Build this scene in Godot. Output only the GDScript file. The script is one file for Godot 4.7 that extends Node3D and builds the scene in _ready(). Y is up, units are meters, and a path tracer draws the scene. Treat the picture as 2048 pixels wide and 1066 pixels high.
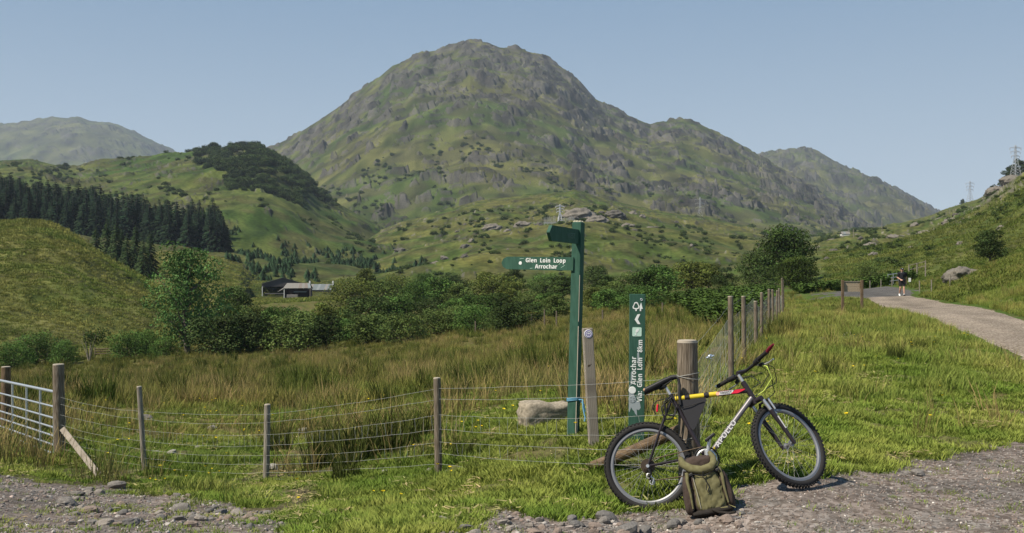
extends Node3D
# A glen with a rocky mountain, a fingerpost at a fence corner and a bicycle with a rucksack.
# Units are metres. The eye stands 1.65 m above the track; forward is -z.

const F := 1926.0
const EYE := 1.65
const HZ := 570.0

var rng := RandomNumberGenerator.new()
var nA := FastNoiseLite.new()
var nB := FastNoiseLite.new()
var nC := FastNoiseLite.new()
var nD := FastNoiseLite.new()
var nS := FastNoiseLite.new()
var M := {}


func _ready() -> void:
	var cam := Camera3D.new()
	cam.name = "camera"
	cam.projection = Camera3D.PROJECTION_FRUSTUM
	cam.near = 0.1
	cam.far = 20000.0
	cam.size = 0.2 * 533.0 / F
	cam.frustum_offset = Vector2(0, 0.1 * 37.0 / F)
	cam.position = Vector3(0, EYE, 0)
	add_child(cam)
	cam.current = true
	var sky := ProceduralSkyMaterial.new()
	sky.sky_top_color = Color(0.285, 0.425, 0.565)
	sky.sky_horizon_color = Color(0.715, 0.765, 0.785)
	sky.sky_curve = 0.135
	sky.ground_bottom_color = Color(0.3, 0.32, 0.25)
	sky.ground_horizon_color = Color(0.55, 0.62, 0.68)
	sky.sun_angle_max = 8.0
	var env := Environment.new()
	env.background_mode = Environment.BG_SKY
	env.sky = Sky.new()
	env.sky.sky_material = sky
	env.tonemap_mode = Environment.TONE_MAPPER_LINEAR
	env.tonemap_exposure = 1.55
	env.fog_enabled = true
	env.fog_density = 0.00009
	env.fog_light_color = Color(0.78, 0.84, 0.92)
	env.sdfgi_enabled = true
	env.ssao_enabled = true
	env.ssil_enabled = true
	var we := WorldEnvironment.new()
	we.name = "daylight"
	we.environment = env
	add_child(we)
	var sun := DirectionalLight3D.new()
	sun.name = "sun"
	sun.light_color = Color(1.0, 0.955, 0.88)
	sun.light_energy = 1.5
	sun.light_angular_distance = 0.5
	sun.shadow_enabled = true
	add_child(sun)
	var az := deg_to_rad(62.0)
	var el := deg_to_rad(52.0)
	var to_sun := Vector3(-sin(az) * cos(el), sin(el), cos(az) * cos(el))
	sun.look_at_from_position(to_sun * 50.0, Vector3.ZERO, Vector3.UP)
	make_materials()
	fit_ground()
	make_ground()
	make_lane()
	make_hills()
	make_buildings()
	make_pylons()
	make_trees()
	make_fences()
	make_signs()
	make_bicycle()
	make_rucksack()
	make_walker()
	make_stones()
	make_grass()


# ---------------------------------------------------------------- mesh helper
class MB:
	var v := PackedVector3Array()
	var n := PackedVector3Array()
	var c := PackedColorArray()
	var uv := PackedVector2Array()
	var col := Color(1, 1, 1)
	var idx := PackedInt32Array()

	func vert(p: Vector3, no: Vector3, t := Vector2.ZERO) -> int:
		v.append(p)
		n.append(no)
		c.append(col)
		uv.append(t)
		return v.size() - 1

	func tri_i(a: int, b: int, d: int) -> void:
		var g := (v[b] - v[a]).cross(v[d] - v[a])
		if g.dot(n[a] + n[b] + n[d]) > 0.0:
			idx.append(a); idx.append(d); idx.append(b)
		else:
			idx.append(a); idx.append(b); idx.append(d)

	func tri(a: Vector3, b: Vector3, d: Vector3, out := Vector3.ZERO) -> void:
		var g := -(b - a).cross(d - a).normalized()
		if out != Vector3.ZERO and g.dot(out) < 0.0:
			g = -g
		tri_i(vert(a, g, Vector2(a.x, a.y)), vert(b, g, Vector2(b.x, b.y)), vert(d, g, Vector2(d.x, d.y)))

	func quad(a: Vector3, b: Vector3, d: Vector3, e: Vector3, out := Vector3.ZERO) -> void:
		var g := -(b - a).cross(d - a).normalized()
		if out != Vector3.ZERO and g.dot(out) < 0.0:
			g = -g
		var i := vert(a, g, Vector2(0, 0))
		var j := vert(b, g, Vector2(1, 0))
		var k := vert(d, g, Vector2(1, 1))
		var l := vert(e, g, Vector2(0, 1))
		tri_i(i, j, k)
		tri_i(i, k, l)

	func box(xf: Transform3D, s: Vector3, bevel := 0.0) -> void:
		var h := s * 0.5
		if bevel <= 0.0:
			for ax in 3:
				for sg in [-1.0, 1.0]:
					var no := Vector3.ZERO
					no[ax] = sg
					var p := Vector3.ZERO
					var q := Vector3.ZERO
					p[(ax + 1) % 3] = 1.0
					q[(ax + 2) % 3] = 1.0
					var cc := no * h
					var pp := p * h
					var qq := q * h
					var wn := (xf.basis * no).normalized()
					var sa: float = s[(ax + 1) % 3]
					var sb: float = s[(ax + 2) % 3]
					var i := vert(xf * (cc - pp - qq), wn, Vector2(0, 0))
					var j := vert(xf * (cc + pp - qq), wn, Vector2(sa, 0))
					var k := vert(xf * (cc + pp + qq), wn, Vector2(sa, sb))
					var l := vert(xf * (cc - pp + qq), wn, Vector2(0, sb))
					tri_i(i, j, k)
					tri_i(i, k, l)
			return
		# chamfered: an octagonal cross-section in xz, chamfered top and bottom
		var b := minf(bevel, minf(h.x, h.z) * 0.9)
		var ring := [Vector2(h.x, h.z - b), Vector2(h.x - b, h.z), Vector2(-h.x + b, h.z), Vector2(-h.x, h.z - b), Vector2(-h.x, -h.z + b), Vector2(-h.x + b, -h.z), Vector2(h.x - b, -h.z), Vector2(h.x, -h.z + b)]
		var lev := [[-h.y, 1.0], [-h.y + b, 0.0], [h.y - b, 0.0], [h.y, 1.0]]
		var pts := []
		for L in lev:
			var row := []
			for r in ring:
				var rr: Vector2 = r
				if L[1] > 0.5:
					rr = Vector2(rr.x - signf(rr.x) * b * 0.7, rr.y - signf(rr.y) * b * 0.7)
				row.append(xf * Vector3(rr.x, L[0], rr.y))
			pts.append(row)
		var ctr := xf.origin
		for a in 3:
			for k2 in 8:
				var m := (k2 + 1) % 8
				var mid: Vector3 = (pts[a][k2] + pts[a + 1][m]) * 0.5
				quad(pts[a][k2], pts[a][m], pts[a + 1][m], pts[a + 1][k2], mid - ctr)
		for k3 in range(1, 7):
			tri(pts[0][0], pts[0][k3], pts[0][k3 + 1], xf.basis * Vector3.DOWN)
			tri(pts[3][0], pts[3][k3], pts[3][k3 + 1], xf.basis * Vector3.UP)

	# round tube along points; radii: one number per point or one for all
	func tube(pts: Array, rad: Variant, sides := 8, caps := true, vscale := 1.0) -> void:
		var m := pts.size()
		var prev := Vector3.ZERO
		var rows := []
		var run := 0.0
		for i in m:
			var p: Vector3 = pts[i]
			var t: Vector3
			if i == 0:
				t = (pts[1] - p)
			elif i == m - 1:
				t = (p - pts[i - 1])
			else:
				t = (pts[i + 1] - pts[i - 1])
			t = t.normalized()
			if i > 0:
				run += p.distance_to(pts[i - 1])
			var s: Vector3
			if i == 0:
				s = t.cross(Vector3(0.13, 0.31, 1.0) if absf(t.z) < 0.8 else Vector3(1, 0.2, 0.1)).normalized()
			else:
				s = (prev - t * prev.dot(t)).normalized()
			prev = s
			var b := t.cross(s)
			var r: float = rad[i] if rad is Array else rad
			var row := []
			for k in sides + 1:
				var a := TAU * k / sides
				var no := s * cos(a) + b * sin(a)
				row.append(vert(p + no * r, no, Vector2(float(k) / sides, run * vscale)))
			rows.append(row)
		for i in m - 1:
			for k in sides:
				tri_i(rows[i][k], rows[i][k + 1], rows[i + 1][k + 1])
				tri_i(rows[i][k], rows[i + 1][k + 1], rows[i + 1][k])
		if caps:
			for e in [0, m - 1]:
				var t2: Vector3 = (pts[0] - pts[1]).normalized() if e == 0 else (pts[m - 1] - pts[m - 2]).normalized()
				var cc := vert(pts[e], t2, Vector2(0.5, 0.5))
				var first := -1
				var last := -1
				for k in sides + 1:
					var q := vert(v[rows[e][k]], t2, Vector2(0.5, 0.5))
					if last >= 0:
						tri_i(cc, last, q)
					last = q

	# ring (torus) round an axis
	func ring(xf: Transform3D, R: float, r: float, seg := 48, sides := 8, flat := 1.0) -> void:
		var rows := []
		for i in seg + 1:
			var a := TAU * i / seg
			var d := Vector3(cos(a), sin(a), 0)
			var row := []
			for k in sides + 1:
				var b := TAU * k / sides
				var no := d * cos(b) + Vector3(0, 0, 1) * sin(b)
				var p := d * (R + r * cos(b)) + Vector3(0, 0, r * flat * sin(b))
				row.append(vert(xf * p, (xf.basis * no).normalized(), Vector2(float(i) / seg, float(k) / sides)))
			rows.append(row)
		for i in seg:
			for k in sides:
				tri_i(rows[i][k], rows[i][k + 1], rows[i + 1][k + 1])
				tri_i(rows[i][k], rows[i + 1][k + 1], rows[i + 1][k])

	# surface of revolution about the local z axis: profile of (radius, z)
	func lathe(xf: Transform3D, prof: Array, seg := 24) -> void:
		for j in prof.size() - 1:
			var p: Vector2 = prof[j]
			var q: Vector2 = prof[j + 1]
			var e := (q - p).normalized()
			var rows := []
			for i in seg + 1:
				var a := TAU * i / seg
				var d := Vector3(cos(a), sin(a), 0)
				var no := d * e.y - Vector3(0, 0, 1) * e.x
				var wn := (xf.basis * no).normalized()
				rows.append([vert(xf * (d * p.x + Vector3(0, 0, p.y)), wn), vert(xf * (d * q.x + Vector3(0, 0, q.y)), wn)])
			for i in seg:
				tri_i(rows[i][0], rows[i][1], rows[i + 1][1])
				tri_i(rows[i][0], rows[i + 1][1], rows[i + 1][0])

	# flat outline (x, y) given a thickness along z
	func plate(poly: PackedVector2Array, xf: Transform3D, depth: float) -> void:
		var t := Geometry2D.triangulate_polygon(poly)
		var f := xf.basis * Vector3(0, 0, 1)
		var h := depth * 0.5
		for k in range(0, t.size(), 3):
			var a := poly[t[k]]
			var b := poly[t[k + 1]]
			var d := poly[t[k + 2]]
			tri(xf * Vector3(a.x, a.y, h), xf * Vector3(b.x, b.y, h), xf * Vector3(d.x, d.y, h), f)
			tri(xf * Vector3(a.x, a.y, -h), xf * Vector3(b.x, b.y, -h), xf * Vector3(d.x, d.y, -h), -f)
		var m := poly.size()
		var cw := Geometry2D.is_polygon_clockwise(poly)
		for k in m:
			var a := poly[k]
			var b := poly[(k + 1) % m]
			var o := Vector2(b.y - a.y, a.x - b.x)
			if cw:
				o = -o
			quad(xf * Vector3(a.x, a.y, -h), xf * Vector3(b.x, b.y, -h), xf * Vector3(b.x, b.y, h), xf * Vector3(a.x, a.y, h), xf.basis * Vector3(o.x, o.y, 0))

	# blob: a sphere that a callable displaces
	func blob(xf: Transform3D, seg: int, rows: int, shape: Callable) -> void:
		var grid := []
		var pts := []
		for j in rows + 1:
			var pr := []
			for i in seg + 1:
				var a := TAU * (i % seg) / seg
				var b := PI * j / rows
				var d := Vector3(sin(b) * cos(a), cos(b), sin(b) * sin(a))
				pr.append(xf * (shape.call(d) as Vector3))
			pts.append(pr)
		for j in rows + 1:
			var row := []
			for i in seg + 1:
				var l: Vector3 = pts[j][(i - 1 + seg) % seg]
				var r: Vector3 = pts[j][(i + 1) % seg]
				var u: Vector3 = pts[maxi(j - 1, 0)][i]
				var w: Vector3 = pts[mini(j + 1, rows)][i]
				var no := (r - l).cross(w - u)
				if no.length() < 1e-9:
					no = (pts[j][i] as Vector3) - xf.origin
				no = no.normalized()
				if no.dot((pts[j][i] as Vector3) - xf.origin) < 0.0:
					no = -no
				row.append(vert(pts[j][i], no, Vector2(float(i) / seg, float(j) / rows)))
			grid.append(row)
		for j in rows:
			for i in seg:
				tri_i(grid[j][i], grid[j][i + 1], grid[j + 1][i + 1])
				tri_i(grid[j][i], grid[j + 1][i + 1], grid[j + 1][i])

	func mesh(flat := false) -> ArrayMesh:
		var a := []
		a.resize(Mesh.ARRAY_MAX)
		a[Mesh.ARRAY_VERTEX] = v
		if not flat:
			a[Mesh.ARRAY_NORMAL] = n
		a[Mesh.ARRAY_COLOR] = c
		a[Mesh.ARRAY_TEX_UV] = uv
		a[Mesh.ARRAY_INDEX] = idx
		var m := ArrayMesh.new()
		m.add_surface_from_arrays(Mesh.PRIMITIVE_TRIANGLES, a)
		return m


# ---------------------------------------------------------------- nodes
func tag(o: Node, label: String, category: String, group := "", kind := "") -> void:
	o.set_meta("label", label)
	o.set_meta("category", category)
	if group != "":
		o.set_meta("group", group)
	if kind != "":
		o.set_meta("kind", kind)

func thing(called: String, label: String, category: String, at := Vector3.ZERO, basis := Basis.IDENTITY, group := "") -> Node3D:
	var o := Node3D.new()
	o.name = called
	add_child(o, true)
	o.transform = Transform3D(basis, at)
	tag(o, label, category, group)
	return o

func part(called: String, m: Mesh, mat: Material, parent: Node = null, xf := Transform3D.IDENTITY) -> MeshInstance3D:
	var o := MeshInstance3D.new()
	o.name = called
	o.mesh = m
	o.material_override = mat
	(parent if parent else self).add_child(o, true)
	o.transform = xf
	return o

func setting(called: String, m: Mesh, mat: Material, label := "") -> MeshInstance3D:
	var o := part(called, m, mat)
	o.set_meta("kind", "structure")
	if label != "":
		o.set_meta("label", label)
	return o

func stuff(called: String, m: Mesh, mat: Material, xfs: Array, cols: Array, label: String, category: String, parent: Node = null) -> MultiMeshInstance3D:
	var mm := MultiMesh.new()
	mm.transform_format = MultiMesh.TRANSFORM_3D
	mm.use_colors = true
	mm.mesh = m
	mm.instance_count = xfs.size()
	for i in xfs.size():
		mm.set_instance_transform(i, xfs[i])
		mm.set_instance_color(i, cols[i])
	var o := MultiMeshInstance3D.new()
	o.name = called
	o.multimesh = mm
	o.material_override = mat
	(parent if parent else self).add_child(o, true)
	o.set_meta("kind", "stuff")
	if parent == null:
		o.set_meta("label", label)
		o.set_meta("category", category)
	return o

func P(px: float, py: float, d: float) -> Vector3:
	return Vector3((px - 1024.0) / F * d, EYE - (py - HZ) / F * d, -d)

func lin(r: float, g: float, b: float) -> Color:
	return Color(r, g, b).linear_to_srgb()

func curve(tab: Array, x: float) -> float:
	if x <= tab[0]:
		return tab[1]
	var m := tab.size()
	for i in range(2, m, 2):
		if x <= tab[i]:
			var t: float = (x - tab[i - 2]) / (tab[i] - tab[i - 2])
			return lerpf(tab[i - 1], tab[i + 1], t)
	return tab[m - 1]

func noise_tex(seed_: int, freq: float, type: int, lo: Color, hi: Color, size := 512, oct := 4, w := -1, bias := 0.0) -> NoiseTexture2D:
	var nz := FastNoiseLite.new()
	nz.seed = seed_
	nz.noise_type = type
	nz.frequency = freq
	nz.fractal_octaves = oct
	if type == FastNoiseLite.TYPE_CELLULAR:
		nz.cellular_return_type = FastNoiseLite.RETURN_CELL_VALUE
		nz.fractal_type = FastNoiseLite.FRACTAL_NONE
	var t := NoiseTexture2D.new()
	t.width = size if w < 0 else w
	t.height = size
	t.seamless = true
	t.noise = nz
	var g := Gradient.new()
	g.set_color(0, lo)
	g.set_color(1, hi)
	if bias > 0.0:
		g.add_point(bias, lo.lerp(hi, 0.3))
	t.color_ramp = g
	return t

func mat(c: Color, rough := 0.9, metal := 0.0) -> StandardMaterial3D:
	var m := StandardMaterial3D.new()
	m.albedo_color = c
	m.roughness = rough
	m.metallic = metal
	m.metallic_specular = 0.35
	return m

func vmat(rough := 0.95, back := 0.0) -> StandardMaterial3D:
	var m := StandardMaterial3D.new()
	m.vertex_color_use_as_albedo = true
	m.roughness = rough
	m.metallic_specular = 0.2
	m.cull_mode = BaseMaterial3D.CULL_DISABLED
	if back > 0.0:
		m.backlight_enabled = true
		m.backlight = Color(back, back, back)
	return m


# ---------------------------------------------------------------- the lie of the land
# heights measured at (u = sideways slope from the eye, d = distance ahead); a thin-plate surface runs through them
const GP := [
	[0, 1066, 6.4], [400, 1066, 6.4], [800, 1066, 6.4], [1200, 1066, 6.4], [1600, 1066, 6.4], [2048, 1066, 6.4],
	[0, 960, 11.0], [285, 940, 13.75], [118, 912, 14.8], [10, 862, 18.0], [530, 958, 12.3], [875, 945, 10.6],
	[1300, 1017, 7.5], [1572, 975, 7.35], [1376, 970, 7.9], [1140, 882, 10.3], [1190, 900, 9.6], [1272, 878, 9.5], [1180, 945, 8.9], [1080, 840, 11.5],
	[1461, 770, 14.8], [1487, 722, 17.5], [1510, 703, 21.0], [1537, 665, 28.0], [1558, 640, 41.0], [1565, 625, 50.0],
	[2048, 890, 9.6], [1800, 930, 8.6], [2048, 722, 17.7], [1900, 665, 24.0], [1830, 625, 35.0], [1730, 597, 57.0],
	[2048, 640, 30.5], [1900, 610, 44.7], [1810, 597, 57.0], [1750, 583, 74.0], [2048, 612, 36.0], [2048, 516, 54.0], [1960, 546, 56.0], [1905, 578, 58.0],
	[640, 700, 80.0], [1100, 655, 70.0], [1300, 640, 65.0], [1480, 603, 75.0], [90, 725, 90.0], [370, 705, 88.0],
	[600, 782, 30.0], [300, 797, 28.0], [60, 792, 32.0], [900, 757, 30.0], [1200, 738, 26.0], [1350, 692, 32.0],
	[640, 600, 200.0], [580, 596, 275.0], [900, 592, 230.0], [1300, 565, 220.0], [1480, 560, 150.0], [1700, 560, 140.0], [0, 700, 105.0], [300, 640, 150.0], [1900, 530, 120.0],
]
const GX := [[-0.85, 6.4, 0.0], [0.85, 6.4, 0.0], [-0.85, 20.0, -1.4], [-0.85, 90.0, -5.0], [-0.85, 250.0, 4.0], [0.85, 18.0, 0.6], [0.85, 40.0, 1.6], [0.85, 60.0, 4.5], [0.85, 250.0, 30.0], [-0.85, 3.0, 0.0], [0.0, 3.0, 0.0], [0.85, 3.0, 0.0]]
const GN := 72
const GL0 := 0.9
const GL1 := 5.95
var gtab := PackedFloat32Array()
var rk := 0.0

func tps(r2: float) -> float:
	return 0.0 if r2 < 1e-12 else 0.5 * r2 * log(r2)

func fit_ground() -> void:
	var q := []
	for g in GP:
		q.append(Vector3((g[0] - 1024.0) / F * 3.0, log(g[2]), EYE - (g[1] - HZ) / F * g[2]))
	for g in GX:
		q.append(Vector3(g[0] * 3.0, log(g[1]), g[2]))
	var m := q.size()
	var w := m + 3
	var A := []
	for i in w:
		var row := PackedFloat64Array()
		row.resize(w + 1)
		A.append(row)
	for i in m:
		for j in m:
			var dx: float = q[i].x - q[j].x
			var dy: float = q[i].y - q[j].y
			A[i][j] = tps(dx * dx + dy * dy) + (0.004 if i == j else 0.0)
		A[i][m] = 1.0
		A[i][m + 1] = q[i].x
		A[i][m + 2] = q[i].y
		A[m][i] = 1.0
		A[m + 1][i] = q[i].x
		A[m + 2][i] = q[i].y
		A[i][w] = q[i].z
	for k in w:
		var best := k
		for i in range(k + 1, w):
			if absf(A[i][k]) > absf(A[best][k]):
				best = i
		var tmp = A[k]
		A[k] = A[best]
		A[best] = tmp
		var rk: PackedFloat64Array = A[k]
		for i in range(k + 1, w):
			var ri: PackedFloat64Array = A[i]
			var f := ri[k] / rk[k]
			if f != 0.0:
				for j in range(k, w + 1):
					ri[j] -= f * rk[j]
				A[i] = ri
	var x := PackedFloat64Array()
	x.resize(w)
	for k in range(w - 1, -1, -1):
		var rk: PackedFloat64Array = A[k]
		var s := rk[w]
		for j in range(k + 1, w):
			s -= rk[j] * x[j]
		x[k] = s / rk[k]
	gtab.resize(GN * GN)
	for b in GN:
		var ly := GL0 + (GL1 - GL0) * b / (GN - 1)
		for a in GN:
			var ux := (-0.9 + 1.8 * a / (GN - 1)) * 3.0
			var s := x[m] + x[m + 1] * ux + x[m + 2] * ly
			for i in m:
				var dx: float = ux - q[i].x
				var dy: float = ly - q[i].y
				s += x[i] * tps(dx * dx + dy * dy)
			gtab[b * GN + a] = s

func base_h(u: float, d: float) -> float:
	var a := clampf((u + 0.9) / 1.8, 0.0, 0.9999) * (GN - 1)
	var b := clampf((log(maxf(d, 0.5)) - GL0) / (GL1 - GL0), 0.0, 0.9999) * (GN - 1)
	var i := int(a)
	var j := int(b)
	a -= i
	b -= j
	var k := j * GN + i
	return lerpf(lerpf(gtab[k], gtab[k + 1], a), lerpf(gtab[k + GN], gtab[k + GN + 1], a), b)

# how far ahead the gravel reaches, by direction
const GRAVEL := [-0.9, 11.5, -0.53, 11.5, -0.45, 11.6, -0.36, 11.1, -0.298, 9.75, -0.251, 8.5, -0.235, 6.8, -0.225, 5.6, -0.105, 5.6, -0.09, 6.3, -0.064, 6.7, 0.0135, 6.9, 0.065, 7.1, 0.107, 7.25, 0.185, 7.2, 0.237, 7.4, 0.278, 7.45, 0.32, 7.85, 0.377, 8.3, 0.429, 8.8, 0.481, 9.3, 0.532, 9.75, 0.66, 11.2, 0.9, 14.0]
func gravel(x: float, d: float) -> float:
	var b := curve(GRAVEL, x / maxf(d, 0.5))
	var w := 0.35 + 0.5 * smoothstep(0.0, -2.0, x)
	return smoothstep(-w, w, b - d + nC.get_noise_2d(x * 70.0, d * 70.0) * (1.3 if x < -1.0 else 0.55))

# the lane: left edge runs (9.4, 17.7) - (20.9, 57); signed distance across it, 0..3 m is tarmac
func lane_across(x: float, d: float) -> float:
	return (x - (9.4 + 0.2925 * (d - 17.7))) * 0.96

func gy(x: float, d: float) -> float:
	var u := x / maxf(d, 0.5)
	var h := base_h(u, d)
	if d > 5.0:
		var g := gravel(x, d) if d < 15.0 else 0.0
		var la := lane_across(x, d)
		var k := 1.0
		if x > 5.0:
			k = clampf(maxf(-la, la - 3.0) * 0.8, 0.0, 1.0)
		var wild := smoothstep(9.0, 24.0, d)
		h += k * ((1.0 - g * 0.75) * nA.get_noise_2d(x * 180.0, d * 180.0) * lerpf(0.05, 0.1, wild) + nA.get_noise_2d(x * 30.0, d * 30.0) * lerpf(0.05, 0.25, wild))
	return h

func G(px: float, d: float) -> Vector3:
	var x := (px - 1024.0) / F * d
	return Vector3(x, gy(x, d), -d)


# landforms: a skyline at a real distance, falling to a foot nearer the eye
func form(ridge: Array, zr: Array, zf: Array, foot: Array, p: float, amp: float, wave: float, crag: float, cw: float, back := 0.5) -> Dictionary:
	return {"ridge": ridge, "zr": zr, "zf": zf, "foot": foot, "p": p, "amp": amp, "wave": wave, "crag": crag, "cw": cw, "back": back}

func form_h(f: Dictionary, u: float, t: float) -> Vector3:
	# t = 0 at the foot, 1 at the skyline, above 1 behind it
	var px := 1024.0 + u * F
	var zr := curve(f.zr, px)
	var zf := curve(f.zf, px)
	var hr := EYE - (curve(f.ridge, px) - HZ) / F * zr
	var hf := EYE - (curve(f.foot, px) - HZ) / F * zf
	var z := lerpf(zf, zr, t)
	var h: float
	if t <= 1.0:
		h = lerpf(hf, hr, pow(maxf(t, 0.0), f.p)) + minf(t, 0.0) * (zr - zf) * 0.3
	else:
		h = hr - (z - zr) * f.back
	var x := u * z
	var win := smoothstep(0.0, 0.2, t) * (1.0 - 0.85 * smoothstep(0.7, 1.0, t))
	var w: float = f.wave
	h += f.amp * win * nA.get_noise_2d(x / w * 100.0, z / w * 100.0)
	rk = 0.0
	if f.crag > 0.0:
		var cw: float = f.cw
		var area := nC.get_noise_2d(x / cw * 14.0, z / cw * 14.0) * 0.34 + 0.24 * smoothstep(0.4, 0.95, t) - 0.22 * smoothstep(0.45, 0.05, t)
		area -= f.get("th", 0.0) as float
		var zz := z + h * 0.9
		var c := smoothstep(0.40, 0.47, nB.get_noise_2d(x / cw * 100.0, zz / cw * 110.0) + area)
		var c2 := smoothstep(0.45, 0.53, nD.get_noise_2d(x / cw * 250.0, zz / cw * 260.0) + area)
		var dens := smoothstep(0.0, 0.12, t)
		var top := 1.0 - 0.4 * smoothstep(0.85, 1.0, t)
		h += f.crag * top * dens * (c * (0.75 + 0.8 * nC.get_noise_2d(x / cw * 300.0, zz / cw * 300.0)) + 0.38 * c2)
		h += f.crag * 0.2 * dens * top * nC.get_noise_2d(x / cw * 90.0, z / cw * 90.0)
		rk = maxf(c, 0.9 * c2) * dens
	return Vector3(x, h, -z)

func form_at(f: Dictionary, px: float, z: float) -> Vector3:
	var zr := curve(f.zr, px)
	var zf := curve(f.zf, px)
	return form_h(f, (px - 1024.0) / F, (z - zf) / (zr - zf))

func form_mesh(f: Dictionary, px0: float, px1: float, nu: int, nt: int, t1: float, paint: Callable, t0 := -0.08) -> ArrayMesh:
	var v := PackedVector3Array()
	var n := PackedVector3Array()
	var c := PackedColorArray()
	var idx := PackedInt32Array()
	v.resize(nu * nt)
	n.resize(nu * nt)
	c.resize(nu * nt)
	var rks := PackedFloat32Array()
	rks.resize(nu * nt)
	for i in nu:
		var u := (lerpf(px0, px1, float(i) / (nu - 1)) - 1024.0) / F
		for j in nt:
			v[i * nt + j] = form_h(f, u, lerpf(t0, t1, float(j) / (nt - 1)))
			rks[i * nt + j] = rk
	for i in nu:
		for j in nt:
			var k := i * nt + j
			var a := v[mini(i + 1, nu - 1) * nt + j] - v[maxi(i - 1, 0) * nt + j]
			var b := v[i * nt + mini(j + 1, nt - 1)] - v[i * nt + maxi(j - 1, 0)]
			var no := a.cross(b).normalized()
			if no.y < 0.0:
				no = -no
			n[k] = no
			c[k] = paint.call(v[k], no, rks[k])
	for i in nu - 1:
		for j in nt - 1:
			var k := i * nt + j
			idx.append(k); idx.append(k + 1); idx.append(k + nt)
			idx.append(k + 1); idx.append(k + nt + 1); idx.append(k + nt)
	var a2 := []
	a2.resize(Mesh.ARRAY_MAX)
	a2[Mesh.ARRAY_VERTEX] = v
	a2[Mesh.ARRAY_NORMAL] = n
	a2[Mesh.ARRAY_COLOR] = c
	a2[Mesh.ARRAY_INDEX] = idx
	var m := ArrayMesh.new()
	m.add_surface_from_arrays(Mesh.PRIMITIVE_TRIANGLES, a2)
	return m


# ---------------------------------------------------------------- ground colours (true base colours, linear)
func paint_meadow(p: Vector3) -> Color:
	var x := p.x
	var d := -p.z
	var a := nA.get_noise_2d(x * 22.0, d * 22.0)
	var b := nC.get_noise_2d(x * 120.0, d * 120.0)
	var lush := Color(0.085, 0.14, 0.024)
	var tan := Color(0.15, 0.135, 0.045)
	var dark := Color(0.06, 0.075, 0.02)
	var k := smoothstep(11.0, 22.0, d + a * 12.0) * (1.0 - smoothstep(2.0, 9.0, x - d * 0.2))
	var c := lush.lerp(tan, clampf(k * 0.75 + a * 0.35, 0.0, 1.0))
	c = c.lerp(dark, smoothstep(0.05, 0.45, b) * 0.5)
	var e := nD.get_noise_2d(x * 90.0, d * 90.0)
	c = c.lerp(Color(0.17, 0.13, 0.075), smoothstep(0.3, 0.5, e) * 0.6)
	if x < -2.0 and d < 16.0:
		c = c.lerp(Color(0.13, 0.105, 0.07), smoothstep(-0.05, 0.3, nD.get_noise_2d(x * 60.0 + 300.0, d * 60.0)) * smoothstep(16.0, 12.5, d) * 0.8)
	return c

func paint_hill(green: Color, tan: Color, brown: Color, rock: Color, w: float, r0: float, r1: float, rocky: float) -> Callable:
	return func(p: Vector3, no: Vector3, t: float) -> Color:
		var a := nA.get_noise_2d(p.x / w * 100.0, p.z / w * 100.0)
		var b := nC.get_noise_2d(p.x / w * 500.0 + 50.0, (p.z + p.y) / w * 500.0)
		var e := nD.get_noise_2d(p.x / w * 240.0, (p.z - p.y) / w * 240.0)
		var c := green.lerp(tan, clampf(0.5 + a * 1.3 + b * 0.4, 0.0, 1.0))
		c = c.lerp(brown, smoothstep(0.05, 0.4, e + b * 0.3) * 0.75)
		c *= 1.0 + b * 0.6
		if rocky > 0.0:
			var s := maxf(smoothstep(0.3, 0.75, t + b * 0.3) * smoothstep(r0, r1, no.y + b * 0.1), 0.8 * smoothstep(r1 - 0.08, r1 - 0.22, no.y))
			c = c.lerp(rock * (1.0 + 0.9 * b), s * rocky)
		c.a = 1.0
		return c

var E := {}
var Fm := {}
var Gm := {}
var Dm := {}
var Hm := {}
var Bm := {}
var Bn := {}
var Cm := {}
var Km := {}

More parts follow.
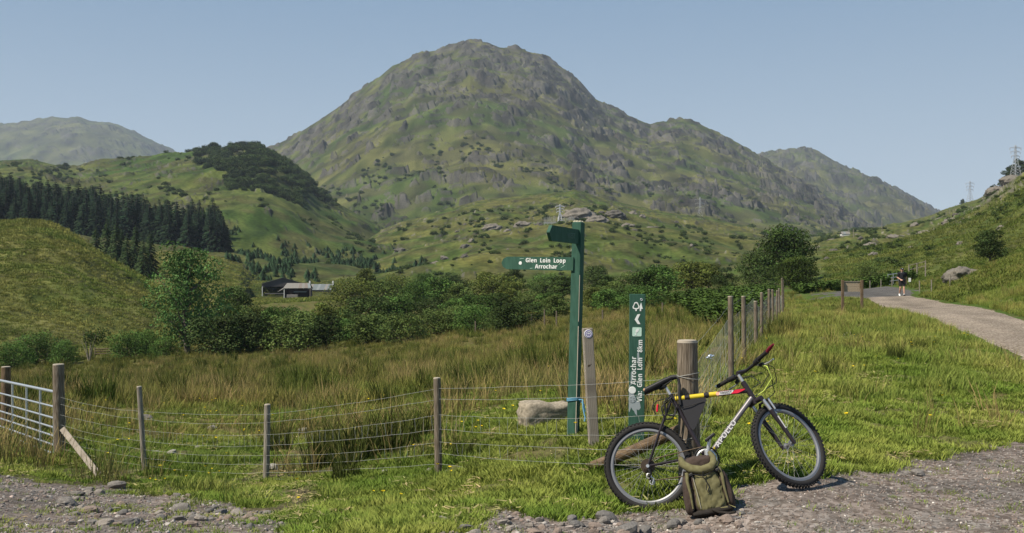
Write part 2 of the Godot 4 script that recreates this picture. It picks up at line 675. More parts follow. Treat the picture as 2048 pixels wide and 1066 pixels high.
func make_ground() -> void:
	# one sheet from behind the camera to the far side of the meadow, with the gravel as its own surface sheet
	var nu := 430
	var ds := PackedFloat32Array([1.0, 2.0, 3.5, 5.0])
	var d := 6.0
	while d < 330.0:
		ds.append(d)
		d *= 1.0075 if d < 22.0 else (1.014 if d < 100.0 else 1.03)
	var nd := ds.size()
	var v := PackedVector3Array()
	var n := PackedVector3Array()
	var c := PackedColorArray()
	var gr := PackedFloat32Array()
	v.resize(nu * nd)
	n.resize(nu * nd)
	c.resize(nu * nd)
	gr.resize(nu * nd)
	for i in nu:
		var u := -0.78 + 1.56 * i / (nu - 1)
		for j in nd:
			var dd := ds[j]
			v[i * nd + j] = Vector3(u * dd, gy(u * dd, dd), -dd)
			gr[i * nd + j] = gravel(u * dd, dd) if dd < 16.0 else 0.0
	var gi := PackedInt32Array()
	var ti := PackedInt32Array()
	for i in nu:
		for j in nd:
			var k := i * nd + j
			var a := v[mini(i + 1, nu - 1) * nd + j] - v[maxi(i - 1, 0) * nd + j]
			var b := v[i * nd + mini(j + 1, nd - 1)] - v[i * nd + maxi(j - 1, 0)]
			n[k] = a.cross(b).normalized()
			var m := paint_meadow(v[k])
			var e := nD.get_noise_2d(v[k].x * 110.0, v[k].z * 110.0)
			var g := Color(0.245, 0.21, 0.188).lerp(Color(0.195, 0.177, 0.163), clampf(0.5 + e * 1.5, 0.0, 1.0))
			g *= 1.0 + 0.4 * nA.get_noise_2d(v[k].x * 24.0, v[k].z * 50.0) + 0.25 * nC.get_noise_2d(v[k].x * 300.0, v[k].z * 300.0)
			g.a = 1.0
			c[k] = g if gr[k] > 0.5 else m
			if i < nu - 1 and j < nd - 1:
				var on := gr[k] > 0.5
				for q in [k, k + 1, k + nd, k + 1, k + nd + 1, k + nd]:
					if on:
						ti.append(q)
					else:
						gi.append(q)
	for s in [["ground", gi, M.soil], ["gravel_track", ti, M.gravel]]:
		var arr := []
		arr.resize(Mesh.ARRAY_MAX)
		# keep only the vertices that are used
		var map := {}
		var v2 := PackedVector3Array()
		var n2 := PackedVector3Array()
		var c2 := PackedColorArray()
		var x2 := PackedInt32Array()
		for q in s[1]:
			if not map.has(q):
				map[q] = v2.size()
				v2.append(v[q])
				n2.append(n[q])
				c2.append(c[q])
			x2.append(map[q])
		arr[Mesh.ARRAY_VERTEX] = v2
		arr[Mesh.ARRAY_NORMAL] = n2
		arr[Mesh.ARRAY_COLOR] = c2
		arr[Mesh.ARRAY_INDEX] = x2
		var mesh := ArrayMesh.new()
		mesh.add_surface_from_arrays(Mesh.PRIMITIVE_TRIANGLES, arr)
		setting(s[0], mesh, s[2])
	# the track behind the camera and the land all round, down to the horizon
	var back := MB.new()
	back.col = Color(0.2, 0.17, 0.15)
	back.quad(Vector3(-40, 0, 30), Vector3(40, 0, 30), Vector3(40, 0, -1.0), Vector3(-40, 0, -1.0), Vector3.UP)
	setting("gravel_track", back.mesh(), M.gravel)
	var far := MB.new()
	far.col = Color(0.08, 0.1, 0.03)
	far.quad(Vector3(-6500, -30, 3000), Vector3(6500, -30, 3000), Vector3(6500, -30, -6500), Vector3(-6500, -30, -6500), Vector3.UP)
	setting("land", far.mesh(), M.hill)

func make_lane() -> void:
	var pale := MB.new()
	var dark := MB.new()
	for part_ in 2:
		var mb: MB = pale if part_ == 0 else dark
		var ring := []
		var d0 := 9.0 if part_ == 0 else 57.5
		var d1 := 58.5 if part_ == 0 else 84.0
		var st := 110 if part_ == 0 else 30
		for i in st + 1:
			var d := lerpf(d0, d1, float(i) / st)
			var row := []
			for k in 13:
				var s := k / 12.0
				var wob := nC.get_noise_2d(d * 60.0, k * 400.0 if k == 0 or k == 12 else 0.0) * 0.3 if (k == 0 or k == 12) else 0.0
				var left := 0.0
				var right := 3.0
				if part_ == 1:
					left = lerpf(0.0, -3.2, smoothstep(58.0, 68.0, d))
					right = 3.0 + lerpf(0.0, 1.2, smoothstep(58.0, 68.0, d))
				var ac := lerpf(left, right, s) + wob
				var x := 9.4 + 0.2925 * (d - 17.7) + ac / 0.96
				var h := base_h(x / d, d)
				var crown := 0.05 * (1.0 - pow(2.0 * s - 1.0, 2.0)) + 0.02
				if k == 0 or k == 12:
					crown = -0.06
				mb.col = Color(0.36, 0.308, 0.25) if part_ == 0 else Color(0.15, 0.145, 0.14)
				mb.col *= 1.0 + 0.35 * nA.get_noise_2d(x * 60.0, d * 20.0) - (0.14 if absf(s - 0.5) < 0.12 else 0.0)
				mb.col.a = 1.0
				row.append(mb.vert(Vector3(x, h + crown + (0.006 if part_ == 0 else 0.0), -d), Vector3.UP))
			ring.append(row)
		for i in st:
			for k in 12:
				mb.tri_i(ring[i][k], ring[i][k + 1], ring[i + 1][k + 1])
				mb.tri_i(ring[i][k], ring[i + 1][k + 1], ring[i + 1][k])
	setting("lane", pale.mesh(), M.gravel)
	setting("road", dark.mesh(), M.asphalt)

func make_hills() -> void:
	# far left mountain, far right mountain, main mountain
	Gm = form([-250, 262, -100, 252, 0, 248, 60, 243, 105, 233, 135, 235, 160, 233, 180, 241, 215, 243, 240, 250, 280, 268, 320, 288, 350, 303, 400, 332, 520, 380], [0, 5200], [0, 3600], [0, 420], 1.0, 70, 900, 12, 260)
	Fm = form([1380, 345, 1500, 309, 1540, 303, 1570, 301, 1610, 295, 1640, 304, 1670, 322, 1700, 336, 1740, 352, 1780, 370, 1820, 393, 1860, 416, 1890, 436, 1960, 470], [0, 3600], [0, 2000], [0, 470], 1.0, 55, 600, 11, 150)
	E = form([330, 420, 450, 340, 535, 298, 580, 277, 640, 240, 690, 205, 720, 180, 760, 152, 785, 130, 810, 122, 830, 106, 870, 101, 905, 91, 940, 81, 975, 85, 1000, 94, 1040, 98, 1085, 110, 1130, 137, 1160, 165, 1190, 197, 1230, 216, 1270, 236, 1300, 248, 1330, 243, 1365, 240, 1400, 248, 1440, 266, 1480, 287, 1510, 305, 1560, 335, 1620, 370, 1700, 430, 1760, 470],
		[0, 2500, 900, 2300, 1500, 2300, 1760, 2000], [0, 800, 1000, 820, 1700, 1000], [0, 545, 900, 535, 1400, 520, 1760, 510], 1.25, 26, 420, 10, 130)
	# the wooded ridge on the left, the rise under the spruces, the hillock behind the signpost, the slope on the right
	Dm = form([-300, 345, -100, 330, 0, 321, 60, 316, 110, 327, 150, 331, 200, 318, 300, 308, 400, 300, 450, 294, 490, 291, 520, 294, 545, 305, 570, 322, 600, 347, 640, 385, 700, 420, 780, 460, 860, 500], [0, 1050, 860, 800], [0, 420, 860, 420], [0, 545, 450, 560, 860, 570], 0.95, 14, 260, 2.2, 60)
	Cm = form([-300, 395, 0, 405, 200, 440, 455, 488, 600, 505, 760, 520], [0, 560], [0, 280], [0, 560, 455, 580, 760, 592], 0.9, 5, 90, 0, 1)
	Km = form([640, 492, 740, 470, 800, 445, 880, 422, 950, 403, 1040, 392, 1110, 384, 1150, 380, 1195, 392, 1230, 402, 1300, 418, 1400, 432, 1500, 452, 1600, 470, 1700, 490, 1800, 520], [640, 760, 1700, 900], [640, 260, 1700, 190], [640, 602, 1100, 600, 1400, 590, 1700, 572, 1800, 572], 1.25, 9, 160, 1.3, 34)
	Hm = form([1560, 492, 1640, 472, 1690, 464, 1760, 455, 1810, 445, 1860, 432, 1880, 424, 1920, 410, 1960, 397, 2000, 375, 2030, 356, 2060, 340, 2200, 290, 2600, 200], [1560, 1200, 1880, 1000, 1940, 880, 2030, 520, 2200, 420], [1560, 110, 1800, 80, 2048, 56, 2300, 50], [1560, 585, 1800, 582, 1900, 570, 2048, 560, 2300, 540], 1.0, 4, 90, 0.7, 20)
	# the tan knoll on the left and the hump beyond it
	Bm = form([-300, 448, -60, 442, 0, 440, 40, 437, 90, 442, 130, 457, 165, 478, 190, 500, 225, 520, 270, 545, 310, 568, 340, 585, 420, 640], [0, 205, 420, 170], [0, 98, 420, 120], [0, 715, 200, 705, 420, 690], 0.75, 2.6, 30, 0, 1)
	Bn = form([150, 530, 280, 508, 330, 500, 400, 506, 440, 513, 470, 522, 500, 534, 560, 545, 640, 556, 700, 570], [0, 340, 480, 345, 530, 400, 700, 420], [0, 190, 480, 200, 515, 300, 700, 312], [0, 640, 480, 632, 515, 602, 700, 600], 0.8, 2.2, 40, 0, 1)
	Dm.th = 0.13
	Km.th = 0.1
	Hm.th = 0.1
	Fm.th = 0.04
	var rock := Color(0.092, 0.088, 0.083)
	setting("far_mountain", form_mesh(Gm, -220, 470, 260, 120, 1.15, paint_hill(Color(0.085, 0.11, 0.04), Color(0.125, 0.13, 0.05), Color(0.075, 0.08, 0.042), rock, 700, 0.93, 0.8, 0.8)), M.far_hill)
	setting("far_mountain", form_mesh(Fm, 1400, 1940, 300, 150, 1.12, paint_hill(Color(0.072, 0.095, 0.03), Color(0.12, 0.12, 0.044), Color(0.07, 0.07, 0.038), rock, 420, 0.93, 0.8, 0.9)), M.far_hill)
	setting("mountain", form_mesh(E, 340, 1750, 700, 330, 1.1, paint_hill(Color(0.066, 0.1, 0.024), Color(0.125, 0.128, 0.042), Color(0.07, 0.072, 0.034), rock, 300, 0.93, 0.8, 0.95)), M.hill)
	setting("hill", form_mesh(Dm, -260, 850, 420, 150, 1.2, paint_hill(Color(0.055, 0.098, 0.022), Color(0.105, 0.122, 0.033), Color(0.075, 0.075, 0.03), rock, 120, 0.92, 0.78, 0.9)), M.hill)
	setting("hill", form_mesh(Cm, -260, 750, 200, 60, 1.25, paint_hill(Color(0.06, 0.09, 0.025), Color(0.1, 0.11, 0.035), Color(0.07, 0.07, 0.03), rock, 80, 0.78, 0.55, 0.0)), M.hill)
	setting("hill", form_mesh(Km, 640, 1800, 480, 190, 1.2, paint_hill(Color(0.07, 0.106, 0.024), Color(0.13, 0.132, 0.038), Color(0.09, 0.09, 0.035), Color(0.145, 0.138, 0.125), 80, 0.94, 0.8, 0.95)), M.hill)
	setting("hill", form_mesh(Hm, 1570, 2500, 380, 200, 1.15, paint_hill(Color(0.08, 0.118, 0.025), Color(0.135, 0.14, 0.04), Color(0.1, 0.1, 0.035), Color(0.22, 0.2, 0.18), 40, 0.94, 0.8, 0.9)), M.hill)
	setting("knoll", form_mesh(Bm, -280, 415, 330, 130, 1.3, paint_hill(Color(0.115, 0.15, 0.035), Color(0.2, 0.195, 0.068), Color(0.095, 0.095, 0.035), rock, 22, 0.8, 0.6, 0.0)), M.soil)
	setting("knoll", form_mesh(Bn, 160, 690, 240, 90, 1.3, paint_hill(Color(0.12, 0.14, 0.035), Color(0.2, 0.18, 0.065), Color(0.09, 0.09, 0.035), rock, 25, 0.8, 0.6, 0.0)), M.soil)

func make_materials() -> void:
	nA.seed = 11
	nA.noise_type = FastNoiseLite.TYPE_SIMPLEX_SMOOTH
	nA.frequency = 0.01
	nA.fractal_octaves = 4
	nB.seed = 23
	nB.noise_type = FastNoiseLite.TYPE_SIMPLEX
	nB.frequency = 0.01
	nB.fractal_octaves = 5
	nC.seed = 37
	nC.noise_type = FastNoiseLite.TYPE_SIMPLEX
	nC.frequency = 0.01
	nC.fractal_octaves = 3
	nD.seed = 53
	nD.noise_type = FastNoiseLite.TYPE_SIMPLEX
	nD.frequency = 0.01
	nD.fractal_octaves = 2
	var speck := noise_tex(5, 0.09, FastNoiseLite.TYPE_CELLULAR, Color(0.62, 0.6, 0.58), Color(1, 1, 1), 512)
	var grain := noise_tex(6, 0.03, FastNoiseLite.TYPE_SIMPLEX, Color(0.66, 0.66, 0.64), Color(1, 1, 1), 512, 5)
	var bump := noise_tex(7, 0.09, FastNoiseLite.TYPE_CELLULAR, Color(0, 0, 0), Color(1, 1, 1), 512)
	var wood := noise_tex(8, 0.02, FastNoiseLite.TYPE_SIMPLEX, Color(0.5, 0.48, 0.46), Color(1, 1, 1), 256, 5)
	for k in [["soil", grain, 0.5], ["hill", grain, 0.02], ["far_hill", grain, 0.006], ["gravel", speck, 0.6], ["asphalt", speck, 0.7]]:
		var m := vmat(0.97)
		m.albedo_texture = k[1]
		m.uv1_triplanar = true
		m.uv1_world_triplanar = true
		m.uv1_scale = Vector3.ONE * k[2]
		if k[0] == "gravel":
			m.heightmap_enabled = true
			m.heightmap_texture = bump
			m.heightmap_scale = 0.8
		M[k[0]] = m
	for k in [["old_wood", lin(0.29, 0.245, 0.19)], ["grey_wood", lin(0.42, 0.39, 0.33)], ["brown_wood", lin(0.25, 0.18, 0.115)], ["dark_wood", lin(0.16, 0.125, 0.09)], ["pale_wood", lin(0.5, 0.45, 0.38)]]:
		var m := mat(k[1], 0.9)
		m.albedo_texture = wood
		m.uv1_scale = Vector3(5, 0.7, 1)
		m.heightmap_enabled = true
		m.heightmap_texture = wood
		m.heightmap_scale = 0.4
		M[k[0]] = m
	M.wood_end = mat(lin(0.42, 0.37, 0.3), 0.95)
	var green := mat(lin(0.04, 0.108, 0.078), 0.75)
	green.albedo_texture = noise_tex(12, 0.012, FastNoiseLite.TYPE_SIMPLEX, Color(0.8, 0.84, 0.82), Color(1, 1, 1), 256, 5)
	green.uv1_triplanar = true
	green.uv1_scale = Vector3(6, 1.2, 6)
	M.green_paint = green
	M.white_paint = mat(lin(0.75, 0.77, 0.75), 0.6)
	M.grey_flake = mat(lin(0.3, 0.34, 0.36), 0.8)
	M.mint = mat(lin(0.48, 0.66, 0.56), 0.6)
	M.steel = mat(lin(0.5, 0.53, 0.56), 0.42, 0.75)
	M.wire = mat(lin(0.36, 0.37, 0.36), 0.6, 0.3)
	M.black = mat(lin(0.016, 0.016, 0.018), 0.45)
	M.rubber = mat(lin(0.022, 0.021, 0.021), 0.85)
	M.foliage = vmat(0.75, 0.25)
	M.needle = vmat(0.85, 0.1)
	M.bark = mat(lin(0.13, 0.115, 0.095), 0.95)
	M.stone = vmat(0.95)
	M.stone.albedo_texture = grain
	M.stone.uv1_triplanar = true
	M.stone.uv1_scale = Vector3.ONE * 1.5


# ---------------------------------------------------------------- growing things
func land(px: float, z: float) -> Vector3:
	var x := (px - 1024.0) / F * z
	var h := gy(x, z) if z < 320.0 else -30.0
	for f in [[E, 340, 1750], [Dm, -260, 850], [Cm, -260, 750], [Km, 640, 1800], [Hm, 1570, 2500], [Bm, -280, 415], [Bn, 160, 690]]:
		if px >= f[1] and px <= f[2]:
			var zr := curve(f[0].zr, px)
			var zf := curve(f[0].zf, px)
			var t := (z - zf) / (zr - zf)
			if t > -0.05 and t < 1.15:
				h = maxf(h, form_h(f[0], (px - 1024.0) / F, t).y)
	return Vector3(x, h, -z)

func where_seen(px: float, py: float, d0: float, d1: float) -> Vector3:
	# the place on the slope that stands at that height above the eye line
	var d := d0
	while d < d1:
		var p := land(px, d)
		if HZ - (p.y - EYE) / d * F <= py:
			return p
		d += (d1 - d0) / 80.0
	return land(px, d1)

func leaf_ball(mb: MB, ctr: Vector3, rad: Vector3, count: int, size: float, base: Color, inner := 0.55) -> void:
	for i in count:
		var dir := Vector3(rng.randfn(), rng.randfn(), rng.randfn()).normalized()
		var k := lerpf(inner, 1.05, sqrt(rng.randf()))
		var p := ctr + dir * rad * k
		var no := (dir + Vector3(rng.randf_range(-0.9, 0.9), rng.randf_range(-0.5, 1.1), rng.randf_range(-0.9, 0.9))).normalized()
		var s := no.cross(Vector3(rng.randf_range(-1, 1), rng.randf_range(-1, 1), rng.randf_range(-1, 1))).normalized()
		var t := no.cross(s)
		var w := size * rng.randf_range(0.6, 1.25)
		var f := rng.randf_range(0.8, 1.22)
		var cc := Color(base.r * f * rng.randf_range(0.88, 1.14), base.g * f, base.b * f)
		var at := mb.v.size()
		var cup := no * w * 0.18
		for q in [p - s * w * 0.5 - cup, p - t * w * 0.3, p + s * w * 0.5 - cup, p + t * w * 0.34]:
			mb.v.append(q)
			mb.n.append(no)
			mb.c.append(cc)
			mb.uv.append(Vector2.ZERO)
		mb.idx.append_array(PackedInt32Array([at, at + 1, at + 2, at, at + 2, at + 3]))

# a tree one metre tall: [trunk mesh, crown mesh]
func broadleaf(seed_: int, wide: float, low: float, lobes: int, leaves: int, leaf: float, base: Color, airy := 0.0) -> Array:
	rng.seed = seed_
	var tr := MB.new()
	var cr := MB.new()
	var bend := Vector3(rng.randf_range(-0.06, 0.06), 0, rng.randf_range(-0.06, 0.06))
	var spine := []
	var rr := []
	for i in 6:
		var t := i / 5.0
		spine.append(Vector3(bend.x * sin(t * 4.0), t * 0.8 - 0.03, bend.z * sin(t * 3.3 + 1.0)))
		rr.append(lerpf(0.026, 0.005, t))
	tr.tube(spine, rr, 6, false)
	for i in lobes:
		var a := TAU * (i * 0.381966) + rng.randf_range(-0.4, 0.4)
		var t := (i + 0.5) / lobes
		var y := lerpf(low, 0.9, t) + rng.randf_range(-0.04, 0.04)
		var env := sqrt(maxf(0.05, 1.0 - pow((t - 0.38) / 0.66, 2.0)))
		var rad := wide * 0.5 * env * rng.randf_range(0.45, 0.85)
		if i % 4 == 0:
			rad *= 0.35
		var c := Vector3(cos(a) * rad, y, sin(a) * rad)
		var r := wide * rng.randf_range(0.17, 0.27) * lerpf(1.0, 0.75, t)
		var f := rng.randf_range(0.6, 1.5)
		var y0 := maxf(low * 0.6, y - rad * 1.1)
		var sp := Vector3(bend.x * sin(y0 * 5.0), y0, bend.z * sin(y0 * 4.1 + 1.0))
		tr.tube([sp, sp.lerp(c, 0.5) + Vector3(0, -0.02, 0), c], [0.012, 0.008, 0.003], 5, false)
		leaf_ball(cr, c, Vector3(r, r * rng.randf_range(0.62, 0.85), r), int(leaves / lobes), leaf, Color(base.r * f, base.g * f, base.b * f), 0.35 + airy * 0.2)
	return [tr.mesh(), cr.mesh(true)]

func conifer(seed_: int, wide: float, tiers: int, base: Color) -> Array:
	rng.seed = seed_
	var tr := MB.new()
	var cr := MB.new()
	tr.tube([Vector3(0, -0.03, 0), Vector3(0, 0.5, 0), Vector3(0, 0.98, 0)], [0.018, 0.011, 0.002], 6, false)
	for k in tiers:
		var t := (k + rng.randf_range(0.0, 0.6)) / tiers
		var y := lerpf(0.04, 0.985, t)
		var r := wide * 0.5 * pow(1.0 - t, 0.8) + 0.012
		var nb := int(lerpf(10, 5, t))
		for b in nb:
			var a := TAU * (b + rng.randf()) / nb
			var rl := r * rng.randf_range(0.72, 1.12)
			var d := Vector3(cos(a), 0, sin(a))
			var s := Vector3(-sin(a), 0, cos(a))
			var f := rng.randf_range(0.65, 1.35)
			var cc := Color(base.r * f, base.g * f, base.b * f)
			for q in 3:
				var r0 := rl * q / 3.0
				var r1 := rl * (q + 1.25) / 3.0
				var w := rl * (0.3 - 0.06 * q) * rng.randf_range(0.8, 1.2)
				var y0 := y - r0 * 0.28
				var y1 := y - r1 * 0.42 + 0.01
				var at := cr.v.size()
				for p in [d * r0 + Vector3(0, y0, 0) - s * w * 0.5, d * r0 + Vector3(0, y0 + 0.012, 0) + s * w * 0.5, d * r1 + Vector3(0, y1, 0) + s * w * 0.2, d * r1 + Vector3(0, y1 - 0.02, 0) - s * w * 0.3]:
					cr.v.append(p)
					cr.n.append(Vector3.UP)
					cr.c.append(cc)
					cr.uv.append(Vector2.ZERO)
				cr.idx.append_array(PackedInt32Array([at, at + 1, at + 2, at, at + 2, at + 3]))
	return [tr.mesh(), cr.mesh(true)]

func bush(seed_: int, leaves: int, leaf: float, base: Color) -> ArrayMesh:
	rng.seed = seed_
	var cr := MB.new()
	for i in 9:
		var a := i * 2.4
		var r := 0.0 if i == 0 else rng.randf_range(0.16, 0.36)
		var f := rng.randf_range(0.75, 1.25)
		leaf_ball(cr, Vector3(cos(a) * r, rng.randf_range(0.3, 0.66) * (1.0 - r * 0.6), sin(a) * r), Vector3(0.22, 0.24, 0.22), leaves / 9, leaf, Color(base.r * f, base.g * f, base.b * f), 0.3)
	return cr.mesh(true)

func plant(called: String, kind: Array, at: Vector3, h: float, fat: float, leafmat: Material, label: String, category: String, group: String) -> Node3D:
	var o := thing(called, label, category, at, Basis.from_euler(Vector3(0, rng.randf() * TAU, 0)).scaled(Vector3(h * fat, h, h * fat)), group)
	part("trunk", kind[0], M.bark, o)
	part("crown", kind[1], leafmat, o)
	return o

func leaf_tint(r: float, g: float, b: float) -> StandardMaterial3D:
	var m: StandardMaterial3D = M.foliage.duplicate()
	m.albedo_color = Color(r, g, b).linear_to_srgb()
	return m

func make_trees() -> void:
	var alder := Color(0.1, 0.142, 0.04)
	var kinds := []
	for i in 5:
		kinds.append(broadleaf(100 + i, [0.95, 1.15, 0.85, 1.3, 1.05][i], [0.2, 0.14, 0.24, 0.12, 0.17][i], 24, 4600, 0.048, alder))
	var tints := [leaf_tint(0.92, 0.92, 0.92), leaf_tint(0.6, 0.66, 0.68), leaf_tint(1.0, 0.88, 0.75), leaf_tint(0.78, 1.0, 0.85), leaf_tint(0.46, 0.5, 0.55)]
	rng.seed = 77
	# [first px, last px, step, depth at first, depth at last, skyline]
	var rows := [
		[452, 1100, 46, 84, 74, [430, 616, 520, 618, 600, 622, 700, 630, 800, 628, 1000, 628, 1110, 632], "alder at the front of the wood, by the meadow", "alders along the front of the wood"],
		[455, 1150, 50, 102, 96, [440, 600, 480, 606, 650, 610, 690, 606, 760, 592, 900, 592, 1120, 592], "alder in the middle of the wood", "alders in the middle of the wood"],
		[722, 1180, 52, 140, 130, [680, 556, 760, 550, 860, 556, 950, 552, 1050, 556, 1150, 548, 1200, 545], "alder in the rear of the wood", "alders in the rear of the wood"],
		[735, 1240, 58, 205, 200, [640, 545, 760, 536, 900, 540, 1000, 538, 1100, 547, 1200, 532, 1250, 522], "small tree at the far edge of the wood", "trees at the far edge of the wood"],
		[1175, 1330, 40, 82, 84, [1150, 604, 1250, 598, 1330, 585], "leafy tree right of the signpost behind the meadow", "trees behind the green marker post"],
		[1200, 1480, 42, 108, 112, [1190, 560, 1250, 548, 1300, 530, 1350, 508, 1400, 520, 1450, 545, 1490, 565], "tall leafy tree behind the wire fence end", "trees behind the line of fence posts"],
	]
	for r in rows:
		var px: float = r[0]
		while px <= r[1]:
			var t: float = (px - r[0]) / (r[1] - r[0])
			var p := px + rng.randf_range(-14, 14)
			var d: float = lerpf(r[3], r[4], t) + rng.randf_range(-5, 6)
			var at := G(p, d)
			var top: float = curve(r[5], p) + rng.randf_range(-8, 12)
			var h := maxf(2.2, (HZ - top) / F * d + EYE - at.y)
			plant("alder_tree", kinds[rng.randi() % 5], at, h, rng.randf_range(0.95, 1.25) * clampf(5.5 / h, 0.8, 1.35), tints[rng.randi() % 5], r[6] + (", under the sheds" if p < 690 else (", midway between sheds and fingerpost" if p < 880 else (", just left of the fingerpost" if p < 1142 else ", right of the fingerpost"))), "tree", r[7])
			px += r[2]
	# single trees that stand out
	var big := broadleaf(140, 1.15, 0.16, 34, 9000, 0.04, Color(0.046, 0.078, 0.02))
	var at1 := G(1568, 128)
	plant("oak_tree", big, at1, EYE - at1.y + (HZ - 450) / F * 128, 1.02, tints[0], "largest round dark tree, standing above the end of the fence", "tree", "")
	var at2 := G(1592, 112)
	plant("oak_tree", big, at2, EYE - at2.y + (HZ - 512) / F * 112, 1.25, tints[2], "lower paler tree in front of the largest round tree", "tree", "")
	var at3 := G(1512, 118)
	plant("oak_tree", kinds[1], at3, EYE - at3.y + (HZ - 500) / F * 118, 0.95, tints[1], "dark tree at the left foot of the largest round tree", "tree", "")
	var birch := broadleaf(151, 0.72, 0.16, 36, 7500, 0.027, Color(0.11, 0.16, 0.055), 0.9)
	var at4 := G(375, 87)
	plant("birch_tree", birch, at4, EYE - at4.y + (HZ - 486) / F * 87, 1.0, tints[3], "tall airy light green tree in front of the tan knoll", "tree", "")
	var at5 := where_seen(1978, 528, 56, 160)
	plant("hawthorn_tree", kinds[2], at5, 68.0 / F * -at5.z, 1.15, tints[4], "lone small dark tree on the right hillside above the boulder", "tree", "")
	var at6 := G(1735, 92)
	plant("round_bush", kinds[3], at6, 2.5, 0.95, tints[0], "round green bush behind the notice board beside the lane", "bush", "")
	for q in [[470, 118, 548, "tree at the left end of the alder belt beside the birch"], [420, 100, 600, "dark tree close behind the foot of the birch"]]:
		var a := G(q[0], q[1])
		plant("alder_tree", kinds[0], a, EYE - a.y + (HZ - q[2] - 22) / F * q[1], 1.0, tints[1], q[3], "tree", "")
	# bushes low on the left, by the far fence
	for q in [[25, 84, 2.4, "bush beside the far left fence, nearest the gate"], [75, 88, 2.9, "largest bush by the far fence, beyond the gate"], [128, 86, 2.2, "bush by the far fence, just right of the gate post"], [255, 86, 2.6, "bush by the far fence, left of the birch"], [292, 88, 2.3, "bush between the birch and its left neighbour"], [330, 84, 1.8, "low bush at the foot of the birch"]]:
		var a := G(q[0], q[1])
		plant("bush", kinds[3], a, q[2], 1.1, tints[3], q[3], "bush", "bushes along the far fence")
	var tw := MB.new()
	var tl := MB.new()
	rng.seed = 9
	for i in 9:
		var a := rng.randf() * TAU
		var r := rng.randf_range(0.3, 1.1)
		var h := rng.randf_range(1.4, 3.0)
		tw.tube([Vector3(0, -0.1, 0), Vector3(cos(a) * r * 0.4, h * 0.5, sin(a) * r * 0.4), Vector3(cos(a) * r, h, sin(a) * r)], [0.05, 0.03, 0.012], 5, false)
		if i % 2 == 0:
			leaf_ball(tl, Vector3(cos(a) * r + 0.5, h * 0.85, sin(a) * r), Vector3(0.5, 0.7, 0.5), 90, 0.2, Color(0.04, 0.07, 0.018))
	var bare := thing("bare_shrub", "thin half bare shrub with pale stems below the knoll", "shrub", G(178, 86))
	part("stem", tw.mesh(), M.grey_wood, bare)
	part("foliage", tl.mesh(true), M.foliage, bare)

	# spruce plantation
	var sp := []
	for i in 3:
		sp.append(conifer(200 + i, [0.4, 0.34, 0.46][i], 26, Color(0.022, 0.042, 0.02)))
	var st := []
	for k in [1.0, 0.75, 1.25]:
		var m: StandardMaterial3D = M.needle.duplicate()
		m.albedo_color = Color(k, k, k).linear_to_srgb() if k <= 1.0 else Color(1, 1, 1)
		st.append(m)
	rng.seed = 31
	for row in 8:
		var px := -34.0 + row * 5.0
		while px < 452:
			var d := 415.0 + row * 13.0 + rng.randf_range(-4, 4)
			var p := px + rng.randf_range(-5, 5)
			if p < 452 - row * 2:
				var at := land(p, d)
				var h := rng.randf_range(14.0, 20.5)
				plant("spruce_tree", sp[rng.randi() % 3], at, h, rng.randf_range(1.25, 1.75), st[rng.randi() % 3], ("dark spruce in the front edge of the plantation" if row < 2 else "dark spruce deeper inside the plantation") + (", at the left picture edge" if p < 90 else (", above the tan knoll" if p < 190 else (", behind the lighter conifer clump" if p < 310 else ", towards its right end"))), "tree", "spruces in the dark plantation")
			px += 15.0 if row < 3 else 21.0
	var lc := conifer(230, 0.5, 30, Color(0.038, 0.062, 0.022))
	var n := 0
	for q in [[192, 268, 450], [214, 272, 436], [232, 262, 442], [254, 258, 466], [271, 264, 448], [286, 250, 476], [300, 255, 462], [243, 275, 455]]:
		var at := land(q[0], q[1])
		plant("larch_tree", lc, at, maxf(9.0, EYE - at.y + (HZ - q[2]) / F * q[1]), 0.95, M.needle, "lighter green conifer in the clump right of the tan knoll", "tree", "conifers in the clump beside the knoll")
	# the young plantation and the scrub, which nobody could count
	var xs := []
	var cs := []
	for i in 3600:
		var px := rng.randf_range(452, 850)
		var d := rng.randf_range(330, 640)
		if nC.get_noise_2d(px * 1.6, d * 0.9) < -0.12 or (px > 640 and d < 400):
			continue
		var lp := land(px, d)
		if HZ - (lp.y - EYE) / d * F < curve([455, 468, 560, 484, 640, 494, 740, 508, 830, 520], px) + nC.get_noise_2d(px * 5.0, 1.0) * 20.0:
			continue
		var h := rng.randf_range(1.3, 3.0)
		xs.append(Transform3D(Basis.from_euler(Vector3(0, rng.randf() * TAU, 0)).scaled(Vector3(h * 2.1, h, h * 2.1)), lp))
		var g := rng.randf_range(1.6, 2.8)
		cs.append(Color(g, g, g))
	stuff("young_plantation", sp[2][1], M.needle, xs, cs, "young bluish green conifers spread over the slope behind the sheds", "woodland")
	xs = []
	cs = []
	var scrub := bush(300, 700, 0.11, Color(0.04, 0.062, 0.02))
	for i in 900:
		var px := rng.randf_range(392, 655)
		var t := rng.randf_range(0.5, 1.02)
		var p := form_h(Dm, (px - 1024.0) / F, t)
		var py := HZ - (p.y - EYE) / -p.z * F
		var edge := curve([392, 312, 420, 345, 480, 378, 540, 402, 600, 404, 655, 396], px) + nC.get_noise_2d(px * 3.0, 5.0) * 24.0
		if py > edge or nC.get_noise_2d(px * 4.0, t * 900.0) < -0.1 - 0.25 * rng.randf():
			continue
		var s := rng.randf_range(5.0, 12.0)
		xs.append(Transform3D(Basis.from_euler(Vector3(0, rng.randf() * TAU, 0)).scaled(Vector3(s, s * 0.8, s)), p - Vector3(0, s * 0.12, 0)))
		var g := rng.randf_range(0.6, 1.5)
		cs.append(Color(g, g, g))
	stuff("hanging_wood", scrub, M.foliage, xs, cs, "dark scrubby wood on the brow of the left ridge", "woodland")
